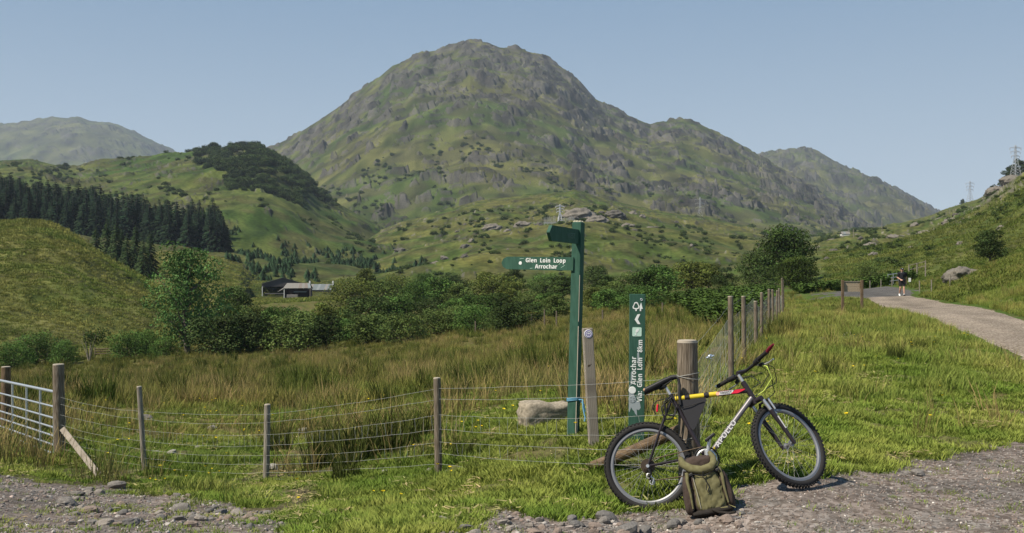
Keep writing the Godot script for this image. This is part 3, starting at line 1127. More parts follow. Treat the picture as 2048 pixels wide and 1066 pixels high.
	xs = []
	cs = []
	for i in 5200:
		var which := rng.randf()
		var px := rng.randf_range(560, 1740)
		var d := rng.randf_range(850, 1500)
		if which < 0.35:
			px = rng.randf_range(650, 1750)
			d = rng.randf_range(260, 700)
		elif which < 0.5:
			px = rng.randf_range(0, 700)
			d = rng.randf_range(560, 1000)
		elif which < 0.6:
			px = rng.randf_range(1600, 2060)
			d = rng.randf_range(110, 520)
		if nC.get_noise_2d(px * 1.3, d * 0.35) < 0.08:
			continue
		var p := land(px, d)
		var s := rng.randf_range(1.5, 4.5) * clampf(d / 700.0, 0.35, 1.7)
		xs.append(Transform3D(Basis.from_euler(Vector3(0, rng.randf() * TAU, 0)).scaled(Vector3(s * 1.3, s, s * 1.3)), p - Vector3(0, s * 0.15, 0)))
		var g := rng.randf_range(0.75, 1.4)
		cs.append(Color(g, g, g))
	stuff("hillside_scrub", bush(301, 240, 0.18, Color(0.05, 0.075, 0.022)), M.foliage, xs, cs, "scattered bushes and bracken on the mountain and the lower slopes", "scrub")


# ---------------------------------------------------------------- grass
func blades(seed_: int, count: int, h0: float, h1: float, rad: float, w: float, lean: float, base: Color, tip: Color) -> ArrayMesh:
	rng.seed = seed_
	var mb := MB.new()
	for i in count:
		var a := rng.randf() * TAU
		var r := rad * sqrt(rng.randf())
		var p := Vector3(cos(a) * r, -0.02, sin(a) * r)
		var h := rng.randf_range(h0, h1)
		var b := rng.randf() * TAU
		var l := Vector3(cos(b), 0, sin(b)) * lean * h * rng.randf_range(0.2, 1.3) + Vector3(cos(a), 0, sin(a)) * lean * h * 0.5
		var q := rng.randf() * TAU
		var s := Vector3(cos(q), 0, sin(q)) * w * 0.5 * rng.randf_range(0.7, 1.3)
		var f := rng.randf_range(0.75, 1.25)
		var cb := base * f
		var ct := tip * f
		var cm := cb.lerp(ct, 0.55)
		var at := mb.v.size()
		var m := p + Vector3(0, h * 0.55, 0) + l * 0.35
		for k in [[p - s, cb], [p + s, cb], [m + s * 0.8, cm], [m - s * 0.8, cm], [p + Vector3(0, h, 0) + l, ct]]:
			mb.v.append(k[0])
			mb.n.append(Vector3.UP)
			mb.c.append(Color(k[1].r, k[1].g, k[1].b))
			mb.uv.append(Vector2.ZERO)
		mb.idx.append_array(PackedInt32Array([at, at + 1, at + 2, at, at + 2, at + 3, at + 3, at + 2, at + 4]))
	return mb.mesh(true)

func tint(x: float, d: float) -> Color:
	# patches of richer and drier growth
	var a := nA.get_noise_2d(x * 25.0, d * 25.0)
	var b := nC.get_noise_2d(x * 140.0, d * 140.0)
	var k := clampf(0.5 + a * 1.1 + b * 0.5, 0.0, 1.0)
	var c := Color(0.68, 0.84, 0.62).lerp(Color(1.3, 1.17, 1.2), k)
	var g := rng.randf_range(0.8, 1.2)
	return Color(c.r * g, c.g * g, c.b * g)

func scatter(called: String, mesh: Mesh, count: int, d0: float, d1: float, u0: float, u1: float, sc: float, seed_: int, want: Callable, label: String, category: String, power := 1.0) -> void:
	rng.seed = seed_
	var xs := []
	var cs := []
	for i in count:
		var d := pow(lerpf(pow(d0, power), pow(d1, power), rng.randf()), 1.0 / power)
		var x := rng.randf_range(u0, u1) * d
		var k: float = want.call(x, d)
		if rng.randf() > k:
			continue
		var s := sc * rng.randf_range(0.65, 1.35) * (0.6 + 0.4 * k)
		var b := Basis.from_euler(Vector3(rng.randf_range(-0.12, 0.12), rng.randf() * TAU, rng.randf_range(-0.12, 0.12))).scaled(Vector3(s, s * rng.randf_range(0.8, 1.25), s))
		xs.append(Transform3D(b, Vector3(x, gy(x, d), -d)))
		cs.append(tint(x, d))
	stuff(called, mesh, M.blade, xs, cs, label, category)

func off_track(x: float, d: float) -> float:
	if d < 16.0 and gravel(x, d) > 0.45:
		return 0.03 if x > 0.0 else 0.1
	if x > 6.0:
		var a := lane_across(x, d)
		if d < 90.0 and a > -0.15 and a < 3.15:
			return 0.0
		if d > 58.0 and d < 84.0 and a > -3.4 and a < 4.4:
			return 0.0
	return 1.0

func right_bank(x: float, d: float) -> float:
	# 1 on the grassy bank between the fence on the right and the lane
	return smoothstep(-0.6, 0.6, x - (1.5 + 0.283 * (d - 7.9)))

func rushy(x: float, d: float) -> float:
	if off_track(x, d) < 0.5:
		return 0.0
	var near := smoothstep(16.5, 24.0, d + nA.get_noise_2d(x * 18.0, d * 18.0) * 9.0 - maxf(0.0, x) * 0.2)
	var n := smoothstep(-0.12, 0.25, nD.get_noise_2d(x * 34.0, d * 34.0))
	return near * lerpf(0.08, 1.0, n) * (1.0 - lerpf(0.95, 0.6, smoothstep(12.0, 17.0, d)) * right_bank(x, d))

func make_grass() -> void:
	M.blade = vmat(0.8, 0.4)
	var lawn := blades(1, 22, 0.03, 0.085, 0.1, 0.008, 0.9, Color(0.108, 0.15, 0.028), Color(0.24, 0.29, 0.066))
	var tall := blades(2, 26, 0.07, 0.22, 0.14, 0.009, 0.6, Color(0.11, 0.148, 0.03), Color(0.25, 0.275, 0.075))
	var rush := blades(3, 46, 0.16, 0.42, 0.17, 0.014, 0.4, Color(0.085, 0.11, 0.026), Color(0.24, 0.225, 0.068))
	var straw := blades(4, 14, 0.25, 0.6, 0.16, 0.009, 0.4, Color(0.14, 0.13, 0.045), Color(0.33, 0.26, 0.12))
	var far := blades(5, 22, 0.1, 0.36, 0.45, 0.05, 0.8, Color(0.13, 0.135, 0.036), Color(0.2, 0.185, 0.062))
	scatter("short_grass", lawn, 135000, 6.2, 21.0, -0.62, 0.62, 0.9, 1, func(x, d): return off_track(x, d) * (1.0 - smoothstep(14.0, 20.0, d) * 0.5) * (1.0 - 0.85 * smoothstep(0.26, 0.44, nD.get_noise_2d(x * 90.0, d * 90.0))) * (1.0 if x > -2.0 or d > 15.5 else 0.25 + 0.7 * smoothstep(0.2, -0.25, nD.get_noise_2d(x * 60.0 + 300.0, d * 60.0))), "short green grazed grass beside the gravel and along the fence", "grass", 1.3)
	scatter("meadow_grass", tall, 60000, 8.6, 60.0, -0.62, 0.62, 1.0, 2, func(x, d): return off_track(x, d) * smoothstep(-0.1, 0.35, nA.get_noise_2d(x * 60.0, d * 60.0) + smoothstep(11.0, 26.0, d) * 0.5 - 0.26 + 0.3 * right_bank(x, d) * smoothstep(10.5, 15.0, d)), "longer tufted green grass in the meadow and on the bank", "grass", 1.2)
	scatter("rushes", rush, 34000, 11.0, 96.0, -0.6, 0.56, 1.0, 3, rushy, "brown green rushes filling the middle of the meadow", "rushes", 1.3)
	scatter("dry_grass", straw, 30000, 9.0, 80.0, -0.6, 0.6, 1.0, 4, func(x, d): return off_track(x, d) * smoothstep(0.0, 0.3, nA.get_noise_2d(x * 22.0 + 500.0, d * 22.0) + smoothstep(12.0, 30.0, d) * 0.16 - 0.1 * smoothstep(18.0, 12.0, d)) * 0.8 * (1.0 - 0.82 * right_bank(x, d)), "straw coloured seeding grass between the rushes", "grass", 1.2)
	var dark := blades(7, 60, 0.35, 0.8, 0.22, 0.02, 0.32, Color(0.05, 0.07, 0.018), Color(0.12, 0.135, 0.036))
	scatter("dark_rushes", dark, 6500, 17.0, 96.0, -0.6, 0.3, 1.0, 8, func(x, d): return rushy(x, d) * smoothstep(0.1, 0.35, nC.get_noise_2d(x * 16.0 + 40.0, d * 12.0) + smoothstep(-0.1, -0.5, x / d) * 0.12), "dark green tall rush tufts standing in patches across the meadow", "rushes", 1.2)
	# coarse tussocks on the knolls and slopes farther off
	rng.seed = 6
	var xs := []
	var cs := []
	for i in 34000:
		var q := rng.randf()
		var px := rng.randf_range(-60, 415)
		var d := rng.randf_range(95, 205)
		if q > 0.5:
			px = rng.randf_range(1650, 2120)
			d = pow(rng.randf(), 1.6) * 240.0 + 45.0
		elif q > 0.36:
			px = rng.randf_range(300, 690)
			d = rng.randf_range(190, 335)
		var p := land(px, d)
		if off_track(p.x, d) < 0.5:
			continue
		if (px > 1600.0 and d > 90.0 and rng.randf() < 0.5):
			continue
		var s := rng.randf_range(0.5, 1.25) * clampf(d / 120.0, 0.6, 1.6)
		xs.append(Transform3D(Basis.from_euler(Vector3(0, rng.randf() * TAU, 0)).scaled(Vector3(s * 1.3, s * 0.8, s * 1.3)), p))
		var c := tint(p.x * 0.18, d * 0.18)
		if px < 700:
			c = Color(c.r * 0.98, c.g * 1.12, c.b)
		else:
			c = Color(c.r * 0.68, c.g * 0.86, c.b * 0.7)
		cs.append(c)
	stuff("hill_tussocks", far, M.blade, xs, cs, "coarse tussocks on the tan knolls and the right hillside", "grass")
	# bracken by the end of the fence and along the lane
	var frond := MB.new()
	rng.seed = 12
	for i in 26:
		var a := rng.randf() * TAU
		var h := rng.randf_range(0.3, 0.75)
		var o := Vector3(cos(a), 0, sin(a))
		var s := Vector3(-sin(a), 0, cos(a))
		var f := rng.randf_range(0.8, 1.25)
		for k in 5:
			var t0 := k / 5.0
			var t1 := (k + 1.0) / 5.0
			var w := 0.2 * (1.0 - t0)
			var at := frond.v.size()
			for p in [o * h * 0.6 * t0 + Vector3(0, h * (1.0 - pow(1.0 - t0, 2.0)), 0) - s * w, o * h * 0.6 * t0 + Vector3(0, h * (1.0 - pow(1.0 - t0, 2.0)), 0) + s * w, o * h * 0.6 * t1 + Vector3(0, h * (1.0 - pow(1.0 - t1, 2.0)) - 0.04, 0)]:
				frond.v.append(p)
				frond.n.append(Vector3.UP)
				frond.c.append(Color(0.06 * f, 0.1 * f, 0.022 * f))
				frond.uv.append(Vector2.ZERO)
			frond.idx.append_array(PackedInt32Array([at, at + 1, at + 2]))
	var fm := frond.mesh(true)
	xs = []
	cs = []
	for i in 5200:
		var d := rng.randf_range(34, 98)
		var px := rng.randf_range(1250, 1960)
		var x := (px - 1024.0) / F * d
		var keep := false
		if right_bank(x, d) < 0.4 and px > 1380 - (d - 60.0) * 2.0 and d > 40.0 and px < 1600:
			keep = nC.get_noise_2d(x * 20.0, d * 20.0) > -0.1
		elif d > 84.0 and px > 1590 and px < 1835:
			keep = nC.get_noise_2d(x * 14.0, d * 14.0) > -0.25
		if not keep:
			continue
		var s := rng.randf_range(0.8, 1.6)
		xs.append(Transform3D(Basis.from_euler(Vector3(0, rng.randf() * TAU, 0)).scaled(Vector3(s, s, s)), land(px, d)))
		var g := rng.randf_range(0.75, 1.25)
		cs.append(Color(g, g, g))
	stuff("bracken", fm, M.blade, xs, cs, "green bracken at the end of the fence and beyond the lane", "bracken")
	# buttercups
	var bc := MB.new()
	bc.col = Color(0.75, 0.55, 0.02)
	for k in 5:
		var a := TAU * k / 5.0
		bc.tri(Vector3(0, 0.14, 0), Vector3(cos(a) * 0.016, 0.15, sin(a) * 0.016), Vector3(cos(a + 1.1) * 0.016, 0.15, sin(a + 1.1) * 0.016), Vector3.UP)
	bc.col = Color(0.07, 0.11, 0.025)
	bc.tube([Vector3.ZERO, Vector3(0.01, 0.14, 0)], 0.0022, 3, false)
	xs = []
	cs = []
	rng.seed = 14
	for i in 1000:
		var d := rng.randf_range(8.0, 26.0)
		var x := rng.randf_range(-0.52, 0.52) * d
		if off_track(x, d) < 0.5 or nC.get_noise_2d(x * 45.0, d * 45.0) < 0.18 or (rng.randf() < 0.5 and x > -2.0):
			continue
		var s := rng.randf_range(0.8, 1.5)
		xs.append(Transform3D(Basis.from_euler(Vector3(rng.randf_range(-0.3, 0.3), rng.randf() * TAU, 0)).scaled(Vector3(s, s, s)), Vector3(x, gy(x, d), -d)))
		cs.append(Color(1, 1, 1))
	stuff("buttercups", bc.mesh(), vmat(0.6), xs, cs, "small yellow buttercups dotted through the short grass", "flowers")
	# dead blades and straw lying in the short grass
	var lt := MB.new()
	rng.seed = 18
	for i in 7:
		var a := rng.randf() * TAU
		var o := Vector3(rng.randf_range(-0.07, 0.07), rng.randf_range(0.02, 0.06), rng.randf_range(-0.07, 0.07))
		var e := Vector3(cos(a), rng.randf_range(-0.1, 0.3), sin(a)) * rng.randf_range(0.03, 0.09)
		var w := Vector3(-sin(a), 0.2, cos(a)) * 0.006
		lt.col = Color(0.3, 0.25, 0.13) * rng.randf_range(0.8, 1.2)
		lt.quad(o - w, o + w, o + e + w * 0.4, o + e - w * 0.4, Vector3.UP)
	scatter("dead_grass", lt.mesh(true), 4500, 6.6, 20.0, -0.6, 0.6, 1.1, 19, func(x, d): return off_track(x, d) * smoothstep(0.0, 0.4, nC.get_noise_2d(x * 70.0 + 90.0, d * 70.0)), "dead straw coloured blades lying in the short grass", "grass", 1.3)
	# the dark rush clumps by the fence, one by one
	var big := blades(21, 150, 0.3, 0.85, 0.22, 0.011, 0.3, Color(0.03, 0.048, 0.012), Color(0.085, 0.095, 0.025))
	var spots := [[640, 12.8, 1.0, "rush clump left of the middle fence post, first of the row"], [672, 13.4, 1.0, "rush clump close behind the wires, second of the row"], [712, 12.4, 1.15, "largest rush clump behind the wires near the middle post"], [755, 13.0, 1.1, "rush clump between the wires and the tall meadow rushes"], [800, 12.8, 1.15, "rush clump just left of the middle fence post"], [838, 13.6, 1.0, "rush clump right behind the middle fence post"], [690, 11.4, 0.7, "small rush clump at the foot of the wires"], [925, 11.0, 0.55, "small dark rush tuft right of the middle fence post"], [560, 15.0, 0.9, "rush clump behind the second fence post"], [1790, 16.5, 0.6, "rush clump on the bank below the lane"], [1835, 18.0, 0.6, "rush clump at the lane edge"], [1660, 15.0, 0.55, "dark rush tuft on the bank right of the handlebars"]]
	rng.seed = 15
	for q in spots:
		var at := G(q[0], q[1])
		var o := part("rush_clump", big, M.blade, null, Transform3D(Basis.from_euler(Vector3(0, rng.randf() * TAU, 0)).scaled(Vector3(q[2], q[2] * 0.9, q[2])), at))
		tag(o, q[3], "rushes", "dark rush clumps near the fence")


# ---------------------------------------------------------------- stones
func rock_mesh(seed_: int, seg: int, rows: int, rough: float, flat: float, base: Color, cut := 0.5) -> ArrayMesh:
	rng.seed = seed_
	var planes := []
	for i in 11:
		planes.append([Vector3(rng.randfn(), rng.randfn(), rng.randfn()).normalized(), rng.randf_range(cut, cut + 0.38)])
	var nz := FastNoiseLite.new()
	nz.seed = seed_
	nz.frequency = 0.9
	nz.fractal_octaves = 4
	var mb := MB.new()
	mb.col = Color(1, 1, 1)
	mb.blob(Transform3D.IDENTITY, seg, rows, func(d: Vector3) -> Vector3:
		var r := 1.0
		for q in planes:
			var k: float = d.dot(q[0])
			if k > 0.05:
				r = minf(r, q[1] / k)
		r += rough * nz.get_noise_3dv(d * 1.6)
		return Vector3(d.x, d.y * flat, d.z) * r)
	for i in mb.c.size():
		var k := 1.0 + 0.5 * nz.get_noise_3dv(mb.v[i] * 2.6 + Vector3(9, 0, 0))
		mb.c[i] = Color(base.r * k, base.g * k, base.b * k)
	return mb.mesh(seg <= 11)

func make_stones() -> void:
	var grey := Color(0.2, 0.185, 0.17)
	var peb := []
	for i in 3:
		peb.append(rock_mesh(400 + i, 6, 4, 0.1, 0.62, Color(0.95, 0.95, 0.95)))
	var M2 := vmat(0.95)
	var tones := [Color(0.22, 0.195, 0.18), Color(0.25, 0.2, 0.175), Color(0.165, 0.157, 0.153), Color(0.29, 0.255, 0.23), Color(0.24, 0.185, 0.155), Color(0.38, 0.355, 0.325)]
	for w in 3:
		var xs := []
		var cs := []
		rng.seed = 500 + w
		for i in 17000:
			var d := rng.randf_range(6.0, 13.5)
			var u := rng.randf_range(-0.6, 0.6)
			var x := u * d
			var g := gravel(x, d)
			if rng.randf() > g * (0.95 if u > -0.2 else 0.3 + 0.8 * smoothstep(-0.1, 0.3, nA.get_noise_2d(x * 50.0, d * 50.0))) + 0.012:
				continue
			var big := u < -0.2 or (u > -0.1 and u < 0.24)
			var s := rng.randf_range(0.004, 0.012)
			if big:
				s = rng.randf_range(0.005, 0.014) if rng.randf() < 0.9 else rng.randf_range(0.014, 0.03)
			elif rng.randf() < 0.03:
				s = rng.randf_range(0.01, 0.02)
			xs.append(Transform3D(Basis.from_euler(Vector3(rng.randf_range(-0.5, 0.5), rng.randf() * TAU, rng.randf_range(-0.5, 0.5))).scaled(Vector3(s * rng.randf_range(0.8, 1.5), s, s)), Vector3(x, gy(x, d) + s * 0.2, -d)))
			var c: Color = tones[rng.randi() % 6]
			var f := rng.randf_range(0.75, 1.2)
			if rng.randf() < 0.02:
				f = 2.2
			cs.append(Color(c.r * f, c.g * f, c.b * f))
		stuff("gravel", peb[w], M2, xs, cs, "loose grey and pinkish gravel of the track", "gravel")
	# larger loose stones, one by one
	var ston := []
	for i in 5:
		ston.append(rock_mesh(420 + i, 11, 8, 0.06, [0.6, 0.75, 0.5, 0.85, 0.65][i], Color(1, 1, 1)))
	var smats := []
	for c in [Color(0.27, 0.25, 0.235), Color(0.33, 0.265, 0.23), Color(0.21, 0.2, 0.195), Color(0.35, 0.315, 0.285)]:
		var m: StandardMaterial3D = M.stone.duplicate()
		m.albedo_color = Color(c.r, c.g, c.b).linear_to_srgb()
		m.uv1_scale = Vector3.ONE * 0.4
		smats.append(m)
	rng.seed = 600
	var n := 0
	while n < 130:
		var left := n < 75
		var px := rng.randf_range(120, 545) if left else rng.randf_range(860, 1500)
		var d := rng.randf_range(6.6, 11.6) if left else rng.randf_range(6.35, 7.25)
		var x := (px - 1024.0) / F * d
		var g := gravel(x, d)
		n += 1
		if g < 0.25 and rng.randf() > 0.25:
			continue
		if not left and x > 1.0 and x < 2.1 and d > 6.9:
			continue
		var s := rng.randf_range(0.026, 0.06) * (1.0 if rng.randf() < 0.85 else 1.5)
		var o := part("stone", ston[rng.randi() % 5], smats[rng.randi() % 4], null, Transform3D(Basis.from_euler(Vector3(rng.randf_range(-0.3, 0.3), rng.randf() * TAU, rng.randf_range(-0.3, 0.3))).scaled(Vector3(s * rng.randf_range(1.0, 1.5), s, s * rng.randf_range(0.8, 1.1))), Vector3(x, gy(x, d) + s * 0.25, -d)))
		tag(o, "loose angular stone among the rubble left of the grass" if left else "angular pinkish stone in the strip of rubble below the bicycle", "stone", "stones in the left rubble" if left else "stones in the rubble below the bicycle")
	var pale: StandardMaterial3D = M.stone.duplicate()
	pale.albedo_color = lin(0.42, 0.4, 0.36)
	for q in [[316, 893, 15.6, 0.11, "largest pale stone in the grass behind the first fence stake"], [344, 905, 15.0, 0.075, "pale flat stone just right of the largest pale one"], [290, 798, 21.0, 0.2, "broad grey stone lying at the top of the first fence stake"], [327, 767, 25.0, 0.12, "small white stone far back in the left meadow"], [425, 838, 18.5, 0.11, "flat pale stone beyond the wires, left of the second stake"], [506, 852, 17.2, 0.09, "white stone just left of the second fence stake"], [606, 822, 18.0, 0.13, "flat pale stone right of the second fence stake"], [660, 833, 17.0, 0.08, "small pale stone in the grass before the rush clumps"], [548, 905, 13.0, 0.085, "pale stone at the right foot of the second stake"], [770, 918, 11.4, 0.06, "small white stone in the grass left of the middle stake"], [860, 928, 10.9, 0.08, "grey stone beside the foot of the middle stake"], [1838, 943, 8.2, 0.062, "round grey stone on the edge of the gravel at the right"], [1700, 695, 22.0, 0.16, "pale stone half sunk in the bank below the lane"], [395, 880, 15.8, 0.06, "small white stone among buttercups left of centre"], [236, 945, 11.9, 0.13, "dark flat rock between the leaning plank and the first stake"]]:
		var at := P(q[0], q[1], q[2])
		at.y = gy(at.x, q[2])
		var s: float = q[3]
		var o := part("field_stone", ston[(q[0] as int) % 5], pale if not ("grey" in q[4] or "dark" in q[4]) else smats[0], null, Transform3D(Basis.from_euler(Vector3(0.1, q[0] * 1.7, 0.1)).scaled(Vector3(s * 1.25, s * 0.8, s)), at + Vector3(0, s * 0.2, 0)))
		tag(o, q[4], "stone", "stones in the grass")
	# the squared block behind the fingerpost
	var block := MB.new()
	var nz := FastNoiseLite.new()
	nz.seed = 8
	nz.frequency = 3.0
	block.blob(Transform3D.IDENTITY, 28, 18, func(d: Vector3) -> Vector3:
		var p := 8.0
		var k := pow(pow(absf(d.x), p) + pow(absf(d.y), p) + pow(absf(d.z), p), -1.0 / p)
		var v := d * k * (1.0 + 0.2 * nz.get_noise_3dv(d * 0.7))
		v.y = v.y * (0.9 - 0.26 * smoothstep(-0.2, 0.4, v.x) + 0.2 * smoothstep(0.5, 1.0, v.x))
		return v * Vector3(0.29, 0.19, 0.17))
	for i in block.c.size():
		var k := 1.0 + 0.4 * nz.get_noise_3dv(block.v[i] * 4.0)
		block.c[i] = Color(0.4, 0.35, 0.28) * k
	var bo := part("stone_block", block.mesh(), M.stone, null, Transform3D(Basis.from_euler(Vector3(0, 0.3, 0.03)), G(1088, 11.5) + Vector3(0, 0.06, 0)))
	tag(bo, "pale squared block of stone lying behind the green fingerpost", "boulder")
	# boulders and outcrops on the slopes
	var crag := []
	for i in 5:
		crag.append(rock_mesh(440 + i, 30, 20, 0.42, [0.8, 0.6, 0.9, 0.55, 0.7][i], Color(1, 1, 1), 0.72))
	var cm: StandardMaterial3D = M.stone.duplicate()
	cm.albedo_color = lin(0.24, 0.22, 0.195)
	cm.uv1_scale = Vector3.ONE * 0.5
	var dm: StandardMaterial3D = cm.duplicate()
	dm.albedo_color = lin(0.155, 0.145, 0.13)
	var named := [[1925, 545, 62, 0.95, "big grey boulder beside the lane on the right", 0], [1160, 432, 620, 8.5, "largest pale outcrop on the hillock above the fingerpost", 0], [1195, 447, 612, 6.0, "right end of the pale outcrop above the fingerpost", 0], [1230, 455, 640, 5.5, "dark rocky gash right of the pale outcrop", 1], [1045, 462, 560, 4.0, "grey rocks left of the pylon on the hillock", 0], [985, 468, 555, 4.5, "broken grey slabs on the hillock, left of the fingerpost arms", 0], [800, 472, 540, 2.8, "small dark rock alone on the middle slope", 1], [1300, 468, 560, 3.6, "grey rock right of the hillock outcrop", 0], [1255, 480, 540, 3.0, "lone boulder below the dark gash", 0], [1850, 478, 330, 2.0, "boulder on the upper right hillside, over the lane end", 0], [1905, 480, 300, 2.6, "pale boulder on the right hillside left of the lone tree", 0], [1742, 497, 250, 1.8, "pale boulder low on the right hillside", 0], [1995, 408, 440, 4.2, "large rounded rock on the right skyline below the pylon", 0], [2022, 402, 440, 3.6, "rock next to the large rounded rock below the pylon", 0]]
	for q in named:
		var d: float = q[2]
		var at := land(q[0], d)
		var s: float = q[3]
		var o := part("boulder", crag[(q[0] as int) % 5], dm if q[5] else cm, null, Transform3D(Basis.from_euler(Vector3(0.1, q[0] * 0.9, 0.15)).scaled(Vector3(s * 1.3, s * 0.8, s)), at + Vector3(0, s * (0.3 if d < 70.0 else 0.15), 0)))
		tag(o, q[4], "boulder")
	rng.seed = 700
	for i in 84:
		var right := i < 46
		var px := rng.randf_range(1640, 2060) if right else rng.randf_range(860, 1420)
		var d := rng.randf_range(110, 470) if right else rng.randf_range(380, 720)
		var at := land(px, d)
		var s := lerpf(0.35, 1.6, pow(rng.randf(), 2.0)) * clampf(d / 250.0, 0.5, 2.2)
		var o := part("boulder", crag[rng.randi() % 5], cm if rng.randf() < 0.5 else dm, null, Transform3D(Basis.from_euler(Vector3(rng.randf_range(-0.3, 0.3), rng.randf() * TAU, 0)).scaled(Vector3(s * rng.randf_range(0.8, 1.4), s * rng.randf_range(0.8, 1.2), s)), at - Vector3(0, s * 0.1, 0)))
		tag(o, "small grey boulder scattered on the grassy right hillside" if right else "small grey rock scattered on the hillock behind the fingerpost", "boulder", "boulders on the right hillside" if right else "rocks on the hillock")


# ---------------------------------------------------------------- posts, wires, signs
func stake(h: float, r: float, sides := 10) -> ArrayMesh:
	var mb := MB.new()
	mb.tube([Vector3(0, -0.3, 0), Vector3(0, h * 0.5, 0.004), Vector3(0, h - 0.012, 0)], [r * 1.04, r, r * 0.97], sides, false)
	return mb.mesh()

func stake_end(h: float, r: float) -> ArrayMesh:
	var mb := MB.new()
	mb.tube([Vector3(0, h - 0.013, 0), Vector3(0, h - 0.004, 0), Vector3(0, h, 0)], [r * 0.98, r * 0.96, r * 0.88], 10, true)
	return mb.mesh()

func post(called: String, at: Vector3, h: float, r: float, lean: Vector2, m: Material, parent: Node, label := "") -> Node3D:
	var o := Node3D.new()
	o.name = called
	parent.add_child(o, true)
	o.position = at
	o.rotation = Vector3(lean.y, fposmod(at.x * 7.0, TAU), lean.x)
	var b := MeshInstance3D.new()
	part("shaft", stake(h, r), m, o)
	part("sawn_end", stake_end(h, r), M.wood_end, o)
	if label != "":
		o.set_meta("label", label)
	return o

func wire(pts: Array, r: float) -> ArrayMesh:
	var mb := MB.new()
	mb.tube(pts, r, 5, false)
	return mb.mesh()

func sagging(a: Vector3, b: Vector3, sag: float, wob: float, n := 10) -> Array:
	var out := []
	for i in n + 1:
		var t := float(i) / n
		var p := a.lerp(b, t)
		p.y -= sag * 4.0 * t * (1.0 - t)
		if i > 0 and i < n:
			p.y += rng.randf_range(-wob, wob)
		out.append(p)
	return out

# posts that carry strands; heights measured from the ground up
func wire_fence(parent: Node, feet: Array, tops: Array, share: Array, r: float, stay_gap: float, stay_levels: Array, sag: float) -> void:
	var lines := []
	for s in share.size():
		var pts := []
		for i in feet.size() - 1:
			var a: Vector3 = feet[i].lerp(tops[i], share[s])
			var b: Vector3 = feet[i + 1].lerp(tops[i + 1], share[s])
			var seg := sagging(a, b, sag * rng.randf_range(0.4, 1.3), 0.006, 12)
			if i > 0:
				seg.remove_at(0)
			pts.append_array(seg)
		lines.append(pts)
		part("wire", wire(pts, r), M.wire, parent)
	if stay_gap > 0.0:
		var mb := MB.new()
		var m: int = lines[0].size()
		for i in m - 1:
			var len_: float = lines[0][i].distance_to(lines[0][i + 1])
			var k := maxi(1, int(round(len_ / stay_gap)))
			for j in k:
				var t := (j + rng.randf_range(-0.1, 0.1)) / k
				for lv in stay_levels:
					if rng.randf() < (0.12 if lv[0] < 3 else 0.4):
						continue
					var a: Vector3 = lines[lv[0]][i].lerp(lines[lv[0]][i + 1], clampf(t, 0, 1))
					var b: Vector3 = lines[lv[1]][i].lerp(lines[lv[1]][i + 1], clampf(t + rng.randf_range(-0.12, 0.12), 0, 1))
					mb.tube([a, b], r * 0.9, 4, false)
		var o := part("netting", mb.mesh(), M.wire, parent)
		o.set_meta("kind", "stuff")

